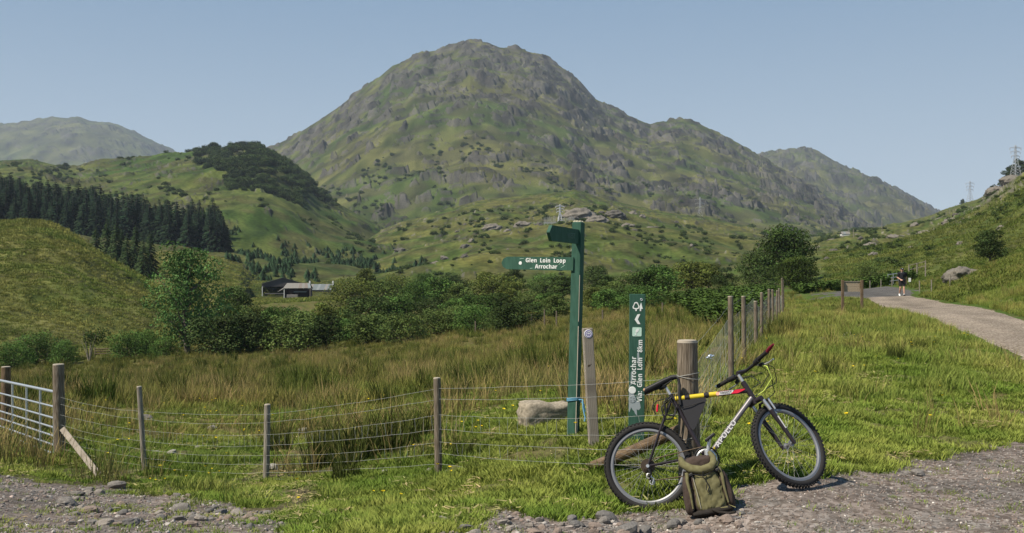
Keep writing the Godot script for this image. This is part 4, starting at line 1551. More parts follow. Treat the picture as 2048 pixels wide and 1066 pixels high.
func make_fences() -> void:
	rng.seed = 41
	# front fence: gate post to corner post, three stakes between
	var f := thing("wire_fence", "low stock wire fence with three stakes running from gate to corner post", "fence", G(875, 10.6))
	var inv := -f.position
	var c0 := G(1376, 7.8)
	var g0 := G(118, 14.8)
	var feet := [g0, P(289, 938, 13.75), P(532, 956, 12.3), P(877, 943, 10.6), c0]
	var hs := [1.4, 1.2, 0.965, 1.05, 1.17]
	var tops := []
	for i in 5:
		if i > 0 and i < 4:
			feet[i].y = gy(feet[i].x, -feet[i].z)
		tops.append(feet[i] + Vector3(0, hs[i], 0))
	tops[1] = P(279, 772, 13.75)
	tops[2] = P(528, 808, 12.3)
	tops[3] = P(874, 755, 10.6)
	var names := ["leaning grey stake, first from the gate", "short grey stake, second from the gate", "round stake in the middle of the fence"]
	for i in [1, 2, 3]:
		var dv: Vector3 = tops[i] - feet[i]
		post("post", feet[i] + inv, dv.length(), [0, 0.037, 0.04, 0.041][i], Vector2(-dv.x / dv.length(), dv.z / dv.length()), [0, M.grey_wood, M.grey_wood, M.old_wood][i], f, names[i - 1])
	var fl := []
	var tl := []
	for i in 5:
		var off := Vector3(0.02, 0, 0.045)
		fl.append(feet[i] + inv + off)
		tl.append(feet[i] + inv + off + Vector3(0, [0.88, 0.86, 0.83, 0.93, 0.92][i], 0))
	wire_fence(f, fl, tl, [1.0, 0.875, 0.69, 0.52, 0.37, 0.235, 0.11, 0.01], 0.00145, 0.14, [[2, 3], [4, 5]], 0.035)
	# the corner
	var c := thing("corner_post", "thick round weathered corner post bound with wire, behind the bicycle", "post", c0)
	var h := 1.65 - (680.0 - HZ) / F * 7.8 - c0.y
	var cm := MB.new()
	cm.tube([Vector3(0.012, -0.3, 0), Vector3(0.01, h * 0.4, 0), Vector3(-0.004, h * 0.8, 0), Vector3(-0.006, h - 0.02, 0)], [0.088, 0.086, 0.083, 0.082], 20, false)
	part("shaft", cm.mesh(), M.old_wood, c)
	var ce := MB.new()
	ce.tube([Vector3(-0.006, h - 0.021, 0), Vector3(-0.006, h - 0.008, 0), Vector3(-0.006, h, 0)], [0.083, 0.081, 0.074], 20, true)
	part("sawn_end", ce.mesh(), M.wood_end, c)
	for q in [[0.77, 0.02], [0.757, -0.015], [0.55, 0.05], [0.53, -0.04], [0.35, 0.02]]:
		var pts := []
		for k in 21:
			var a := TAU * k / 20.0
			pts.append(Vector3(cos(a) * 0.09, h * q[0] + sin(a * 1.0 + 1.0) * q[1], sin(a) * 0.09))
		part("binding_wire", wire(pts, 0.0022), M.wire, c)
	var foot := P(1178, 948, 8.95)
	foot.y = gy(foot.x, 8.95) - 0.02
	var sm := MB.new()
	var top := Vector3(-0.03, 0.5, -0.05)
	sm.tube([top, top.lerp(foot - c0, 0.5) + Vector3(0, -0.01, 0), foot - c0], [0.048, 0.05, 0.052], 12, true)
	part("strut", sm.mesh(), M.brown_wood, c).set_meta("label", "slanting round strut propping the corner post")
	# right fence, running away
	var r := thing("wire_fence", "line of tall grey stakes with netting running away to the right", "fence", G(1461, 14.8))
	var rin := -r.position
	var spec := [[1461, 592, 14.8, 0.043], [1487, 592, 17.6, 0.042], [1510, 602, 21.0, 0.042], [1521, 585, 24.5, 0.042], [1537, 578, 28.5, 0.043], [1545, 579, 32.0, 0.04], [1552, 581, 36.0, 0.04], [1558, 577, 41.0, 0.04], [1564, 556, 47.0, 0.045], [1566, 560, 53.0, 0.045]]
	var f2 := [c0 + rin]
	var t2 := [c0 + rin + Vector3(0, 1.0, 0)]
	for q in spec:
		var b := G(q[0] + 1.5, q[2])
		var t := P(q[0], q[1], q[2])
		var dv := t - b
		post("post", b + rin, dv.length(), q[3], Vector2(-dv.x / dv.length(), 0.0), M.old_wood, r)
		f2.append(b + rin + Vector3(-0.05, 0.02, 0))
		t2.append(b + rin + Vector3(-0.05, 1.06, 0))
	wire_fence(r, f2, t2, [1.12, 0.93, 0.76, 0.6, 0.46, 0.33, 0.2, 0.08], 0.0011, 0.17, [[1, 3], [3, 5], [5, 7]], 0.02)
	var ten := MB.new()
	var tp := P(1420, 714, 9.0) + rin
	ten.ring(Transform3D(Basis.from_euler(Vector3(0.2, 0.6, 0)), tp), 0.016, 0.012, 16, 8)
	ten.tube([tp + Vector3(-0.035, -0.01, 0), tp + Vector3(0.035, 0.012, 0)], 0.011, 8)
	part("wire_strainer", ten.mesh(), mat(lin(0.75, 0.78, 0.82), 0.2, 0.8), r)
	# gate
	var gp := thing("gate_post", "thick round post at the hung end of the metal gate", "post", g0)
	var gh := EYE - (728.0 - HZ) / F * 14.8 - g0.y
	var gm := MB.new()
	gm.tube([Vector3(0.02, -0.3, 0), Vector3(0, gh * 0.5, 0), Vector3(-0.008, gh - 0.015, 0)], [0.088, 0.085, 0.083], 16, false)
	part("shaft", gm.mesh(), M.old_wood, gp)
	var ge := MB.new()
	ge.tube([Vector3(-0.008, gh - 0.016, 0), Vector3(-0.008, gh, 0)], [0.083, 0.078], 16, true)
	part("sawn_end", ge.mesh(), M.wood_end, gp)
	var g1 := G(12, 18.4)
	var bp := thing("gate_post", "round post behind the metal gate at the left edge", "post", g1)
	var bh := EYE - (733.0 - HZ) / F * 18.4 - g1.y
	part("shaft", stake(bh, 0.085, 14), M.brown_wood, bp)
	part("sawn_end", stake_end(bh, 0.085), M.wood_end, bp)
	var hinge := P(110, 912, 14.75)
	var gt := thing("field_gate", "galvanised seven bar metal field gate at the left edge", "gate", hinge)
	var fr := P(0, 870, 17.3) - hinge
	var dir := Vector3(fr.x, 0, fr.z).normalized()
	var L := 3.66
	var rise := fr.y / Vector2(fr.x, fr.z).length()
	dir = Vector3(dir.x, rise, dir.z)
	for y in [0.02, 0.16, 0.3, 0.43, 0.575, 0.75, 0.98]:
		var mb := MB.new()
		mb.tube([Vector3(0, y, 0), dir * L + Vector3(0, y, 0)], 0.024 if (y < 0.1 or y > 0.9) else 0.016, 10)
		part("rail", mb.mesh(), M.steel, gt)
	for s in [0.03, 0.8, 1.6, 2.5, 3.62]:
		var mb := MB.new()
		mb.tube([dir * s + Vector3(0, 0.0, 0), dir * s + Vector3(0, 1.0, 0)], 0.024 if (s < 0.1 or s > 3.5) else 0.019, 10)
		part("upright", mb.mesh(), M.steel, gt)
	var pk := P(125, 858, 14.55)
	var p2 := P(199, 934, 12.9)
	p2.y = gy(p2.x, 12.9) + 0.02
	var pm := MB.new()
	var ax := (p2 - pk)
	var by := ax.normalized()
	var bz := by.cross(Vector3(1, 0.3, 0.4)).normalized()
	pm.box(Transform3D(Basis(bz.cross(by) * -1.0, by, bz), (pk + p2) * 0.5 - pk), Vector3(0.085, ax.length(), 0.035), 0.006)
	var pl := part("plank", pm.mesh(), M.pale_wood, null, Transform3D(Basis.IDENTITY, pk))
	tag(pl, "pale bleached plank leaning against the foot of the gate post", "plank")
	# far fence stakes along the wood
	var ff := thing("far_fence", "sparse thin stakes along the near edge of the alder wood", "fence", G(370, 88))
	for q in [[95, 92, 1.15], [190, 90, 1.05], [272, 88, 1.1], [340, 88, 1.1], [545, 82, 1.0], [823, 76, 1.0], [951, 73, 1.1], [1063, 71, 1.1], [1089, 69, 1.3], [1113, 68, 1.3], [1205, 66, 1.1], [1325, 64, 1.2]]:
		part("post", stake(q[2], 0.05, 6), M.old_wood, ff, Transform3D(Basis.IDENTITY, G(q[0], q[1]) - ff.position))
	for y in [0.45, 0.75, 1.0]:
		var a := G(190, 89.5) - ff.position + Vector3(0, y * 0.8, 0)
		var b := G(272, 88) - ff.position + Vector3(0, y * 0.7, 0)
		var mb := MB.new()
		mb.tube([a, b], 0.05, 5)
		part("rail", mb.mesh(), M.dark_wood, ff)
	for y in [0.6, 0.9]:
		var mb := MB.new()
		mb.tube([G(358, 87.5) - ff.position + Vector3(0, y, 0), G(378, 87) - ff.position + Vector3(0, y, 0)], 0.06, 5)
		part("rail", mb.mesh(), M.pale_wood, ff)

func text_part(s: String, size: float, m: Material, parent: Node, xf: Transform3D, called := "lettering", font := "Droid Sans", stretch := 1.0) -> MeshInstance3D:
	var t := TextMesh.new()
	var f := SystemFont.new()
	f.font_names = PackedStringArray([font])
	f.font_weight = 700
	t.font = f
	t.text = s
	t.font_size = 64
	t.pixel_size = size / 64.0
	t.depth = 0.003
	t.curve_step = 4.0
	t.horizontal_alignment = HORIZONTAL_ALIGNMENT_CENTER
	t.vertical_alignment = VERTICAL_ALIGNMENT_CENTER
	return part(called, t, m, parent, xf * Transform3D(Basis.IDENTITY.scaled(Vector3(stretch, 1, 1)), Vector3.ZERO))

func make_signs() -> void:
	# fingerpost
	var at := G(1146, 10.4)
	var fp := thing("fingerpost", "tall green wooden fingerpost with two direction arms", "signpost", at, Basis.from_euler(Vector3(0, deg_to_rad(-27), 0)))
	# turned so that its lit face looks to the left of the eye; the whole post leans slightly to the right
	fp.basis = Basis(Vector3(0, 0, 1), deg_to_rad(-1.5)) * fp.basis
	var H := 1.65 - (445.0 - HZ) / F * 10.4 - at.y
	var mb := MB.new()
	mb.box(Transform3D(Basis.IDENTITY, Vector3(0, H * 0.5 - 0.2, 0)), Vector3(0.106, H + 0.4, 0.106), 0.006)
	part("post", mb.mesh(), M.green_paint, fp)
	var bare := MB.new()
	bare.box(Transform3D(Basis.IDENTITY, Vector3(0.051, 0.55, 0.051)), Vector3(0.007, 1.3, 0.007))
	bare.box(Transform3D(Basis.IDENTITY, Vector3(0.051, 1.5, 0.051)), Vector3(0.005, 0.5, 0.005))
	part("bare_edge", bare.mesh(), M.wood_end, fp)
	var cap := MB.new()
	rng.seed = 4
	for i in 14:
		var q := Vector3(rng.randf_range(-0.04, 0.04), H + 0.008, rng.randf_range(-0.04, 0.04))
		var s := rng.randf_range(0.01, 0.02)
		cap.blob(Transform3D(Basis.IDENTITY, q), 7, 5, func(d: Vector3) -> Vector3: return d * s * Vector3(1, 0.6, 1))
	part("lichen", cap.mesh(), mat(lin(0.5, 0.47, 0.36), 1.0), fp)
	# lower arm, in the plane of the lit face, pointing left
	var ya := EYE - (528.0 - HZ) / F * 10.4 - at.y
	var arm := PackedVector2Array([Vector2(0.0, -0.072), Vector2(0.0, 0.072), Vector2(-0.8, 0.07), Vector2(-0.85, 0.045), Vector2(-0.87, 0.0), Vector2(-0.85, -0.045), Vector2(-0.8, -0.07)])
	var am := MB.new()
	am.plate(arm, Transform3D.IDENTITY, 0.034)
	var a1 := Node3D.new()
	a1.name = "arm"
	fp.add_child(a1, true)
	a1.set_meta("label", "lit green arm pointing left with white lettering")
	a1.position = Vector3(-0.02, ya, 0.054)
	part("board", am.mesh(), M.green_paint, a1)
	text_part("Glen  Loin  Loop", 0.063, M.white_paint, a1, Transform3D(Basis.IDENTITY, Vector3(-0.33, 0.032, 0.0185)))
	text_part("Arrochar", 0.063, M.white_paint, a1, Transform3D(Basis.IDENTITY, Vector3(-0.32, -0.034, 0.0185)))
	var dot := MB.new()
	dot.lathe(Transform3D(Basis.IDENTITY, Vector3(-0.635, 0.0, 0.0165)), [Vector2(0.0001, 0.003), Vector2(0.018, 0.003), Vector2(0.02, 0.0)], 20)
	part("dot", dot.mesh(), M.white_paint, a1)
	var sc := MB.new()
	for q in [[-0.12, -0.03, 0.05, 0.6], [-0.5, -0.055, 0.03, 0.1], [-0.16, 0.0, 0.03, 0.9], [-0.62, 0.05, 0.05, 0.1]]:
		sc.box(Transform3D(Basis.from_euler(Vector3(0, 0, q[3])), Vector3(q[0], q[1], 0.0172)), Vector3(q[2], 0.003, 0.001))
	part("scratch", sc.mesh(), M.mint, a1)
	# upper arm, square to the lower, pointing towards the viewer's left
	var yb := EYE - (474.0 - HZ) / F * 10.4 - at.y
	var a2 := Node3D.new()
	a2.name = "arm"
	fp.add_child(a2, true)
	a2.set_meta("label", "shaded dark arm pointing forward to the left")
	a2.position = Vector3(0.012, yb, 0.0)
	a2.rotation = Vector3(0, deg_to_rad(90), 0)
	var am2 := MB.new()
	am2.plate(PackedVector2Array([Vector2(0.06, -0.075), Vector2(0.06, 0.075), Vector2(-0.74, 0.08), Vector2(-0.8, 0.01), Vector2(-0.8, 0.0), Vector2(-0.74, -0.08)]), Transform3D.IDENTITY, 0.036)
	part("board", am2.mesh(), M.green_paint, a2)
	text_part("WEST", 0.08, mat(lin(0.06, 0.13, 0.1), 0.6), a2, Transform3D(Basis.IDENTITY, Vector3(-0.26, 0.0, 0.0195)))
	# blue twine
	var tw := MB.new()
	var yt := EYE - (803.0 - HZ) / F * 10.35 - at.y
	for k in 3:
		var ring := []
		for i in 5:
			var q: Vector2 = [Vector2(-0.058, 0.058), Vector2(0.058, 0.058), Vector2(0.058, -0.058), Vector2(-0.058, -0.058), Vector2(-0.058, 0.058)][i]
			ring.append(Vector3(q.x, yt + 0.012 * k + (0.02 if i % 2 else 0.0), q.y))
		tw.tube(ring, 0.006, 6, false)
	tw.tube([Vector3(0.058, yt + 0.02, 0.03), Vector3(0.12, yt + 0.03, 0.05), Vector3(0.13, yt - 0.06, 0.05), Vector3(0.16, yt - 0.16, 0.06), Vector3(0.155, yt - 0.2, 0.06)], [0.008, 0.008, 0.009, 0.008, 0.01], 6)
	tw.tube([Vector3(0.058, yt + 0.02, 0.02), Vector3(0.13, yt - 0.02, 0.03), Vector3(0.15, yt - 0.1, 0.04)], 0.006, 6)
	part("twine", tw.mesh(), mat(lin(0.13, 0.32, 0.46), 0.8), fp)
	# bare wooden marker
	var wm := G(1188, 9.6)
	var w := thing("waymarker_post", "bare grey wooden post leaning left with a round badge", "post", wm, Basis(Vector3(0, 0, 1), deg_to_rad(3.2)) * Basis.from_euler(Vector3(0, 0.12, 0)))
	var wb := MB.new()
	wb.box(Transform3D(Basis.IDENTITY, Vector3(0, 0.44, 0)), Vector3(0.1, 1.5, 0.075), 0.006)
	part("shaft", wb.mesh(), M.pale_wood, w)
	var kn := MB.new()
	kn.box(Transform3D(Basis.from_euler(Vector3(0, 0, 0.6)), Vector3(-0.005, 0.82, 0.0372)), Vector3(0.05, 0.006, 0.002))
	kn.blob(Transform3D(Basis.IDENTITY, Vector3(-0.01, 0.82, 0.0372)), 8, 6, func(d: Vector3) -> Vector3: return d * Vector3(0.016, 0.011, 0.002))
	part("knot", kn.mesh(), M.dark_wood, w)
	var bd := MB.new()
	bd.lathe(Transform3D(Basis.IDENTITY, Vector3(0, 1.135, 0.0375)), [Vector2(0.0001, 0.003), Vector2(0.041, 0.003), Vector2(0.043, 0.0)], 24)
	var badge := part("badge", bd.mesh(), M.white_paint, w)
	var br := MB.new()
	br.ring(Transform3D(Basis.IDENTITY, Vector3(0, 1.135, 0.0405)), 0.034, 0.004, 28, 6, 0.4)
	br.ring(Transform3D(Basis.IDENTITY, Vector3(0, 1.135, 0.0405)), 0.018, 0.0035, 20, 6, 0.4)
	br.box(Transform3D(Basis.IDENTITY, Vector3(0, 1.13, 0.0405)), Vector3(0.03, 0.006, 0.002))
	part("badge_ring", br.mesh(), mat(lin(0.22, 0.17, 0.4), 0.6), badge)
	# green marker board
	var ga := G(1270, 9.5)
	var S := 9.5 / F
	var g := thing("marker_post", "flat green painted marker board with white trail signs", "signpost", ga, Basis(Vector3(0, 0, 1), deg_to_rad(-0.5)) * Basis.from_euler(Vector3(0, -0.06, 0)))
	var y0 := EYE + HZ * S - ga.y   # height of picture row y above the foot is y0 - y * S
	var gb := MB.new()
	var gt := y0 - 588.0 * S
	gb.box(Transform3D(Basis.IDENTITY, Vector3(0.012, gt * 0.5 - 0.15, 0)), Vector3(0.156, gt + 0.3, 0.035), 0.004)
	part("board", gb.mesh(), M.green_paint, g)
	var fx := func(px: float, py: float) -> Vector2: return Vector2((px - 1270.5) * S, y0 - py * S)
	var z := 0.019
	# two trees: an outlined round one and a solid fir
	var oak := PackedVector2Array()
	for q in [[1266.5, 605.2], [1269, 604], [1271.5, 604], [1273.8, 605.6], [1274.4, 608], [1276, 610.5], [1277, 614], [1275.5, 617], [1273, 618.2], [1266, 618.2], [1263.6, 616.5], [1263, 613.5], [1265, 610]]:
		oak.append(fx.call(q[0], q[1]))
	var ic := MB.new()
	var inner := PackedVector2Array()
	var ctr: Vector2 = fx.call(1270.0, 611.5)
	for q in oak:
		inner.append(ctr + (q - ctr) * 0.68)
	for i in oak.size():
		var j := (i + 1) % oak.size()
		ic.plate(PackedVector2Array([oak[i], oak[j], inner[j], inner[i]]), Transform3D(Basis.IDENTITY, Vector3(0, 0, z)), 0.003)
	ic.plate(PackedVector2Array([fx.call(1268.6, 618), fx.call(1271.6, 618), fx.call(1271.6, 622), fx.call(1268.6, 622)]), Transform3D(Basis.IDENTITY, Vector3(0, 0, z)), 0.004)
	ic.plate(PackedVector2Array([fx.call(1280, 605), fx.call(1283.4, 617.6), fx.call(1277.2, 617.6), fx.call(1277.6, 611)]), Transform3D(Basis.IDENTITY, Vector3(0, 0, z)), 0.003)
	ic.plate(PackedVector2Array([fx.call(1277.4, 617), fx.call(1280.2, 617), fx.call(1280.2, 622), fx.call(1277.4, 622)]), Transform3D(Basis.IDENTITY, Vector3(0, 0, z)), 0.004)
	part("tree_emblem", ic.mesh(), M.white_paint, g)
	var ch := MB.new()
	ch.plate(PackedVector2Array([fx.call(1278.5, 628), fx.call(1273, 628.5), fx.call(1267.4, 639), fx.call(1273.6, 648), fx.call(1279, 648), fx.call(1273.6, 638.6)]), Transform3D(Basis.IDENTITY, Vector3(0, 0, z)), 0.003)
	part("arrow_emblem", ch.mesh(), M.white_paint, g)
	var sq := MB.new()
	sq.plate(PackedVector2Array([fx.call(1264, 654.4), fx.call(1280, 654.4), fx.call(1281.4, 656), fx.call(1281.4, 671), fx.call(1280, 672.4), fx.call(1264.4, 672.4), fx.call(1263, 671), fx.call(1263, 656)]), Transform3D(Basis.IDENTITY, Vector3(0, 0, z)), 0.003)
	var sqo := part("square_emblem", sq.mesh(), M.mint, g)
	var lf := MB.new()
	lf.plate(PackedVector2Array([fx.call(1270.5, 659), fx.call(1274, 657), fx.call(1276.4, 657.6), fx.call(1275.6, 661), fx.call(1272.8, 664.6), fx.call(1270, 665.4), fx.call(1269.4, 662)]), Transform3D(Basis.IDENTITY, Vector3(0, 0, z + 0.0025)), 0.002)
	lf.plate(PackedVector2Array([fx.call(1268.4, 667), fx.call(1271, 666.6), fx.call(1271.4, 669.6), fx.call(1268.6, 670)]), Transform3D(Basis.IDENTITY, Vector3(0, 0, z + 0.0025)), 0.002)
	part("foot_sign", lf.mesh(), M.white_paint, sqo)
	var up := Basis(Vector3(0, 0, 1), PI / 2)
	var v1: Vector2 = fx.call(1278.6, 741)
	text_part("Via:  Glen  Loin   8km", 0.066, M.white_paint, g, Transform3D(up, Vector3(v1.x, v1.y, z)), "lettering", "Droid Sans", 0.93)
	var v2: Vector2 = fx.call(1266.2, 741)
	text_part("Arrochar", 0.07, M.white_paint, g, Transform3D(up, Vector3(v2.x, v2.y, z)), "lettering", "Droid Sans", 0.93)
	var fk := MB.new()
	fk.plate(PackedVector2Array([fx.call(1257.6, 772), fx.call(1260, 768), fx.call(1259.6, 776), fx.call(1268, 790), fx.call(1272, 800), fx.call(1279, 804), fx.call(1281, 815), fx.call(1277, 820), fx.call(1273, 818), fx.call(1274, 831), fx.call(1270, 827), fx.call(1268, 822), fx.call(1264, 818), fx.call(1262, 814), fx.call(1259, 824), fx.call(1257.4, 822)]), Transform3D(Basis.IDENTITY, Vector3(0, 0, 0.0178)), 0.002)
	fk.plate(PackedVector2Array([fx.call(1273, 706), fx.call(1276.6, 702), fx.call(1277.4, 724), fx.call(1275, 732), fx.call(1273.6, 722)]), Transform3D(Basis.IDENTITY, Vector3(0, 0, 0.0178)), 0.002)
	fk.plate(PackedVector2Array([fx.call(1261, 745), fx.call(1263, 741), fx.call(1263.6, 768), fx.call(1260.6, 770)]), Transform3D(Basis.IDENTITY, Vector3(0, 0, 0.0178)), 0.002)
	part("flaked_paint", fk.mesh(), M.grey_flake, g)
	for q in [[1264, 780, M.white_paint], [1264.2, 798, M.grey_flake]]:
		var p: Vector2 = fx.call(q[0], q[1])
		var d := MB.new()
		d.lathe(Transform3D(Basis.IDENTITY, Vector3(p.x, p.y, z - 0.001)), [Vector2(0.0001, 0.004), Vector2(0.034, 0.004), Vector2(0.036, 0.0)], 24)
		var dd := part("disc", d.mesh(), q[2], g)
		if q[1] > 790:
			var hm := MB.new()
			for k in 4:
				hm.lathe(Transform3D(Basis.IDENTITY, Vector3(p.x + [-0.014, 0.016, -0.012, 0.018][k], p.y + [0.014, 0.006, -0.016, -0.014][k], z + 0.0032)), [Vector2(0.0001, 0.001), Vector2(0.004, 0.001), Vector2(0.0045, 0)], 8)
			part("screw", hm.mesh(), M.black, dd)
	var bo := MB.new()
	bo.ring(Transform3D(Basis.IDENTITY, Vector3(fx.call(1280.6, 599).x, fx.call(1280.6, 599).y, z)), 0.01, 0.004, 12, 6)
	part("bolt", bo.mesh(), M.steel, g)
	# notice board seen from behind
	M.board_wood = M.pale_wood.duplicate()
	M.board_wood.albedo_color = lin(0.62, 0.52, 0.38)
	var na := G(1704, 44)
	var n := thing("notice_board", "brown wooden notice board on two posts beside the lane", "notice board", na)
	for sx in [-0.43, 0.45]:
		var gpt := G(1704 + sx / 44 * F, 44.0)
		var m := MB.new()
		var topy := EYE - (560.0 - HZ) / F * 44.0 - na.y
		var low := gpt.y - na.y - 0.2
		m.box(Transform3D(Basis.IDENTITY, Vector3(sx, (topy + low) * 0.5, 0)), Vector3(0.11, topy - low, 0.11), 0.01)
		part("post", m.mesh(), M.brown_wood, n)
	var tp := EYE - (562.0 - HZ) / F * 44.0 - na.y
	for k in 4:
		var m := MB.new()
		m.box(Transform3D(Basis.IDENTITY, Vector3(0.01, tp - 0.08 - k * 0.118, -0.07)), Vector3(0.74, 0.112, 0.03), 0.004)
		part("plank", m.mesh(), M.board_wood, n)
	var rail := MB.new()
	rail.box(Transform3D(Basis.IDENTITY, Vector3(0.01, tp - 0.02, -0.06)), Vector3(0.8, 0.03, 0.06), 0.004)
	part("rail", rail.mesh(), M.pale_wood, n)
	# far gate and fence beyond the lane, and a small white sign
	var fg := thing("far_gate", "pale metal field gate beyond the walker", "gate", land(1776, 86))
	var fd := land(1797, 86) - fg.position
	for y in [0.15, 0.45, 0.75, 1.05]:
		var m := MB.new()
		m.tube([Vector3(0, y, 0), fd + Vector3(0, y, 0)], 0.028, 6)
		part("rail", m.mesh(), M.steel, fg)
	for s in [0.0, 0.5, 1.0]:
		var m := MB.new()
		m.tube([fd * s, fd * s + Vector3(0, 1.1, 0)], 0.032, 6)
		part("upright", m.mesh(), M.steel, fg)
	var f3 := thing("far_fence", "short pale rail fence right of the walker's head", "fence", land(1816, 86))
	for q in [1818, 1834, 1851]:
		part("post", stake(1.6, 0.06, 6), M.grey_wood, f3, Transform3D(Basis.IDENTITY, land(q, 86) - f3.position))
	for y in [1.1, 1.5]:
		var m := MB.new()
		m.tube([land(1817, 86) - f3.position + Vector3(0, y, 0), land(1851, 86) - f3.position + Vector3(0, y, 0)], 0.03, 5)
		part("rail", m.mesh(), M.grey_wood, f3)
	var f4 := thing("far_fence", "low stakes along the far side of the tarmac", "fence", land(1838, 70))
	for q in [[1740, 83], [1762, 82], [1784, 81], [1839, 62], [1863, 60], [1900, 58]]:
		part("post", stake(0.75, 0.04, 6), M.grey_wood, f4, Transform3D(Basis.IDENTITY, land(q[0], q[1]) - f4.position))
	var wsn := thing("white_sign", "small white sign on a stake right of the walker", "sign", land(1819, 78))
	var wt := EYE - (556.0 - HZ) / F * 78.0 - wsn.position.y
	part("post", stake(wt, 0.03, 6), M.grey_wood, wsn)
	var wp := MB.new()
	wp.box(Transform3D(Basis.IDENTITY, Vector3(0, wt - 0.15, 0.04)), Vector3(0.2, 0.32, 0.02))
	part("plate", wp.mesh(), M.white_paint, wsn)


# ---------------------------------------------------------------- buildings and pylons
func slab(mb: MB, a: Vector3, b: Vector3, c: Vector3, d: Vector3, t: float) -> void:
	var n := (b - a).cross(d - a).normalized() * t
	mb.quad(a, b, c, d, n)
	mb.quad(a - n, b - n, c - n, d - n, -n)
	var e := [a, b, c, d]
	for i in 4:
		var p: Vector3 = e[i]
		var q: Vector3 = e[(i + 1) % 4]
		mb.quad(p, q, q - n, p - n, (p + q) * 0.5 - (a + c) * 0.5)

func roofing(parent: Node, a: Vector3, b: Vector3, c: Vector3, d: Vector3, count: int, mats: Array) -> void:
	# a-b eaves, d-c ridge, laid in sheets side by side
	for i in count:
		var s := float(i) / count
		var e := (i + 0.985) / count
		var mb := MB.new()
		slab(mb, a.lerp(b, s), a.lerp(b, e), d.lerp(c, e), d.lerp(c, s), 0.06)
		part("roof_sheet", mb.mesh(), mats[(i * 7 + i / 3) % mats.size()], parent)

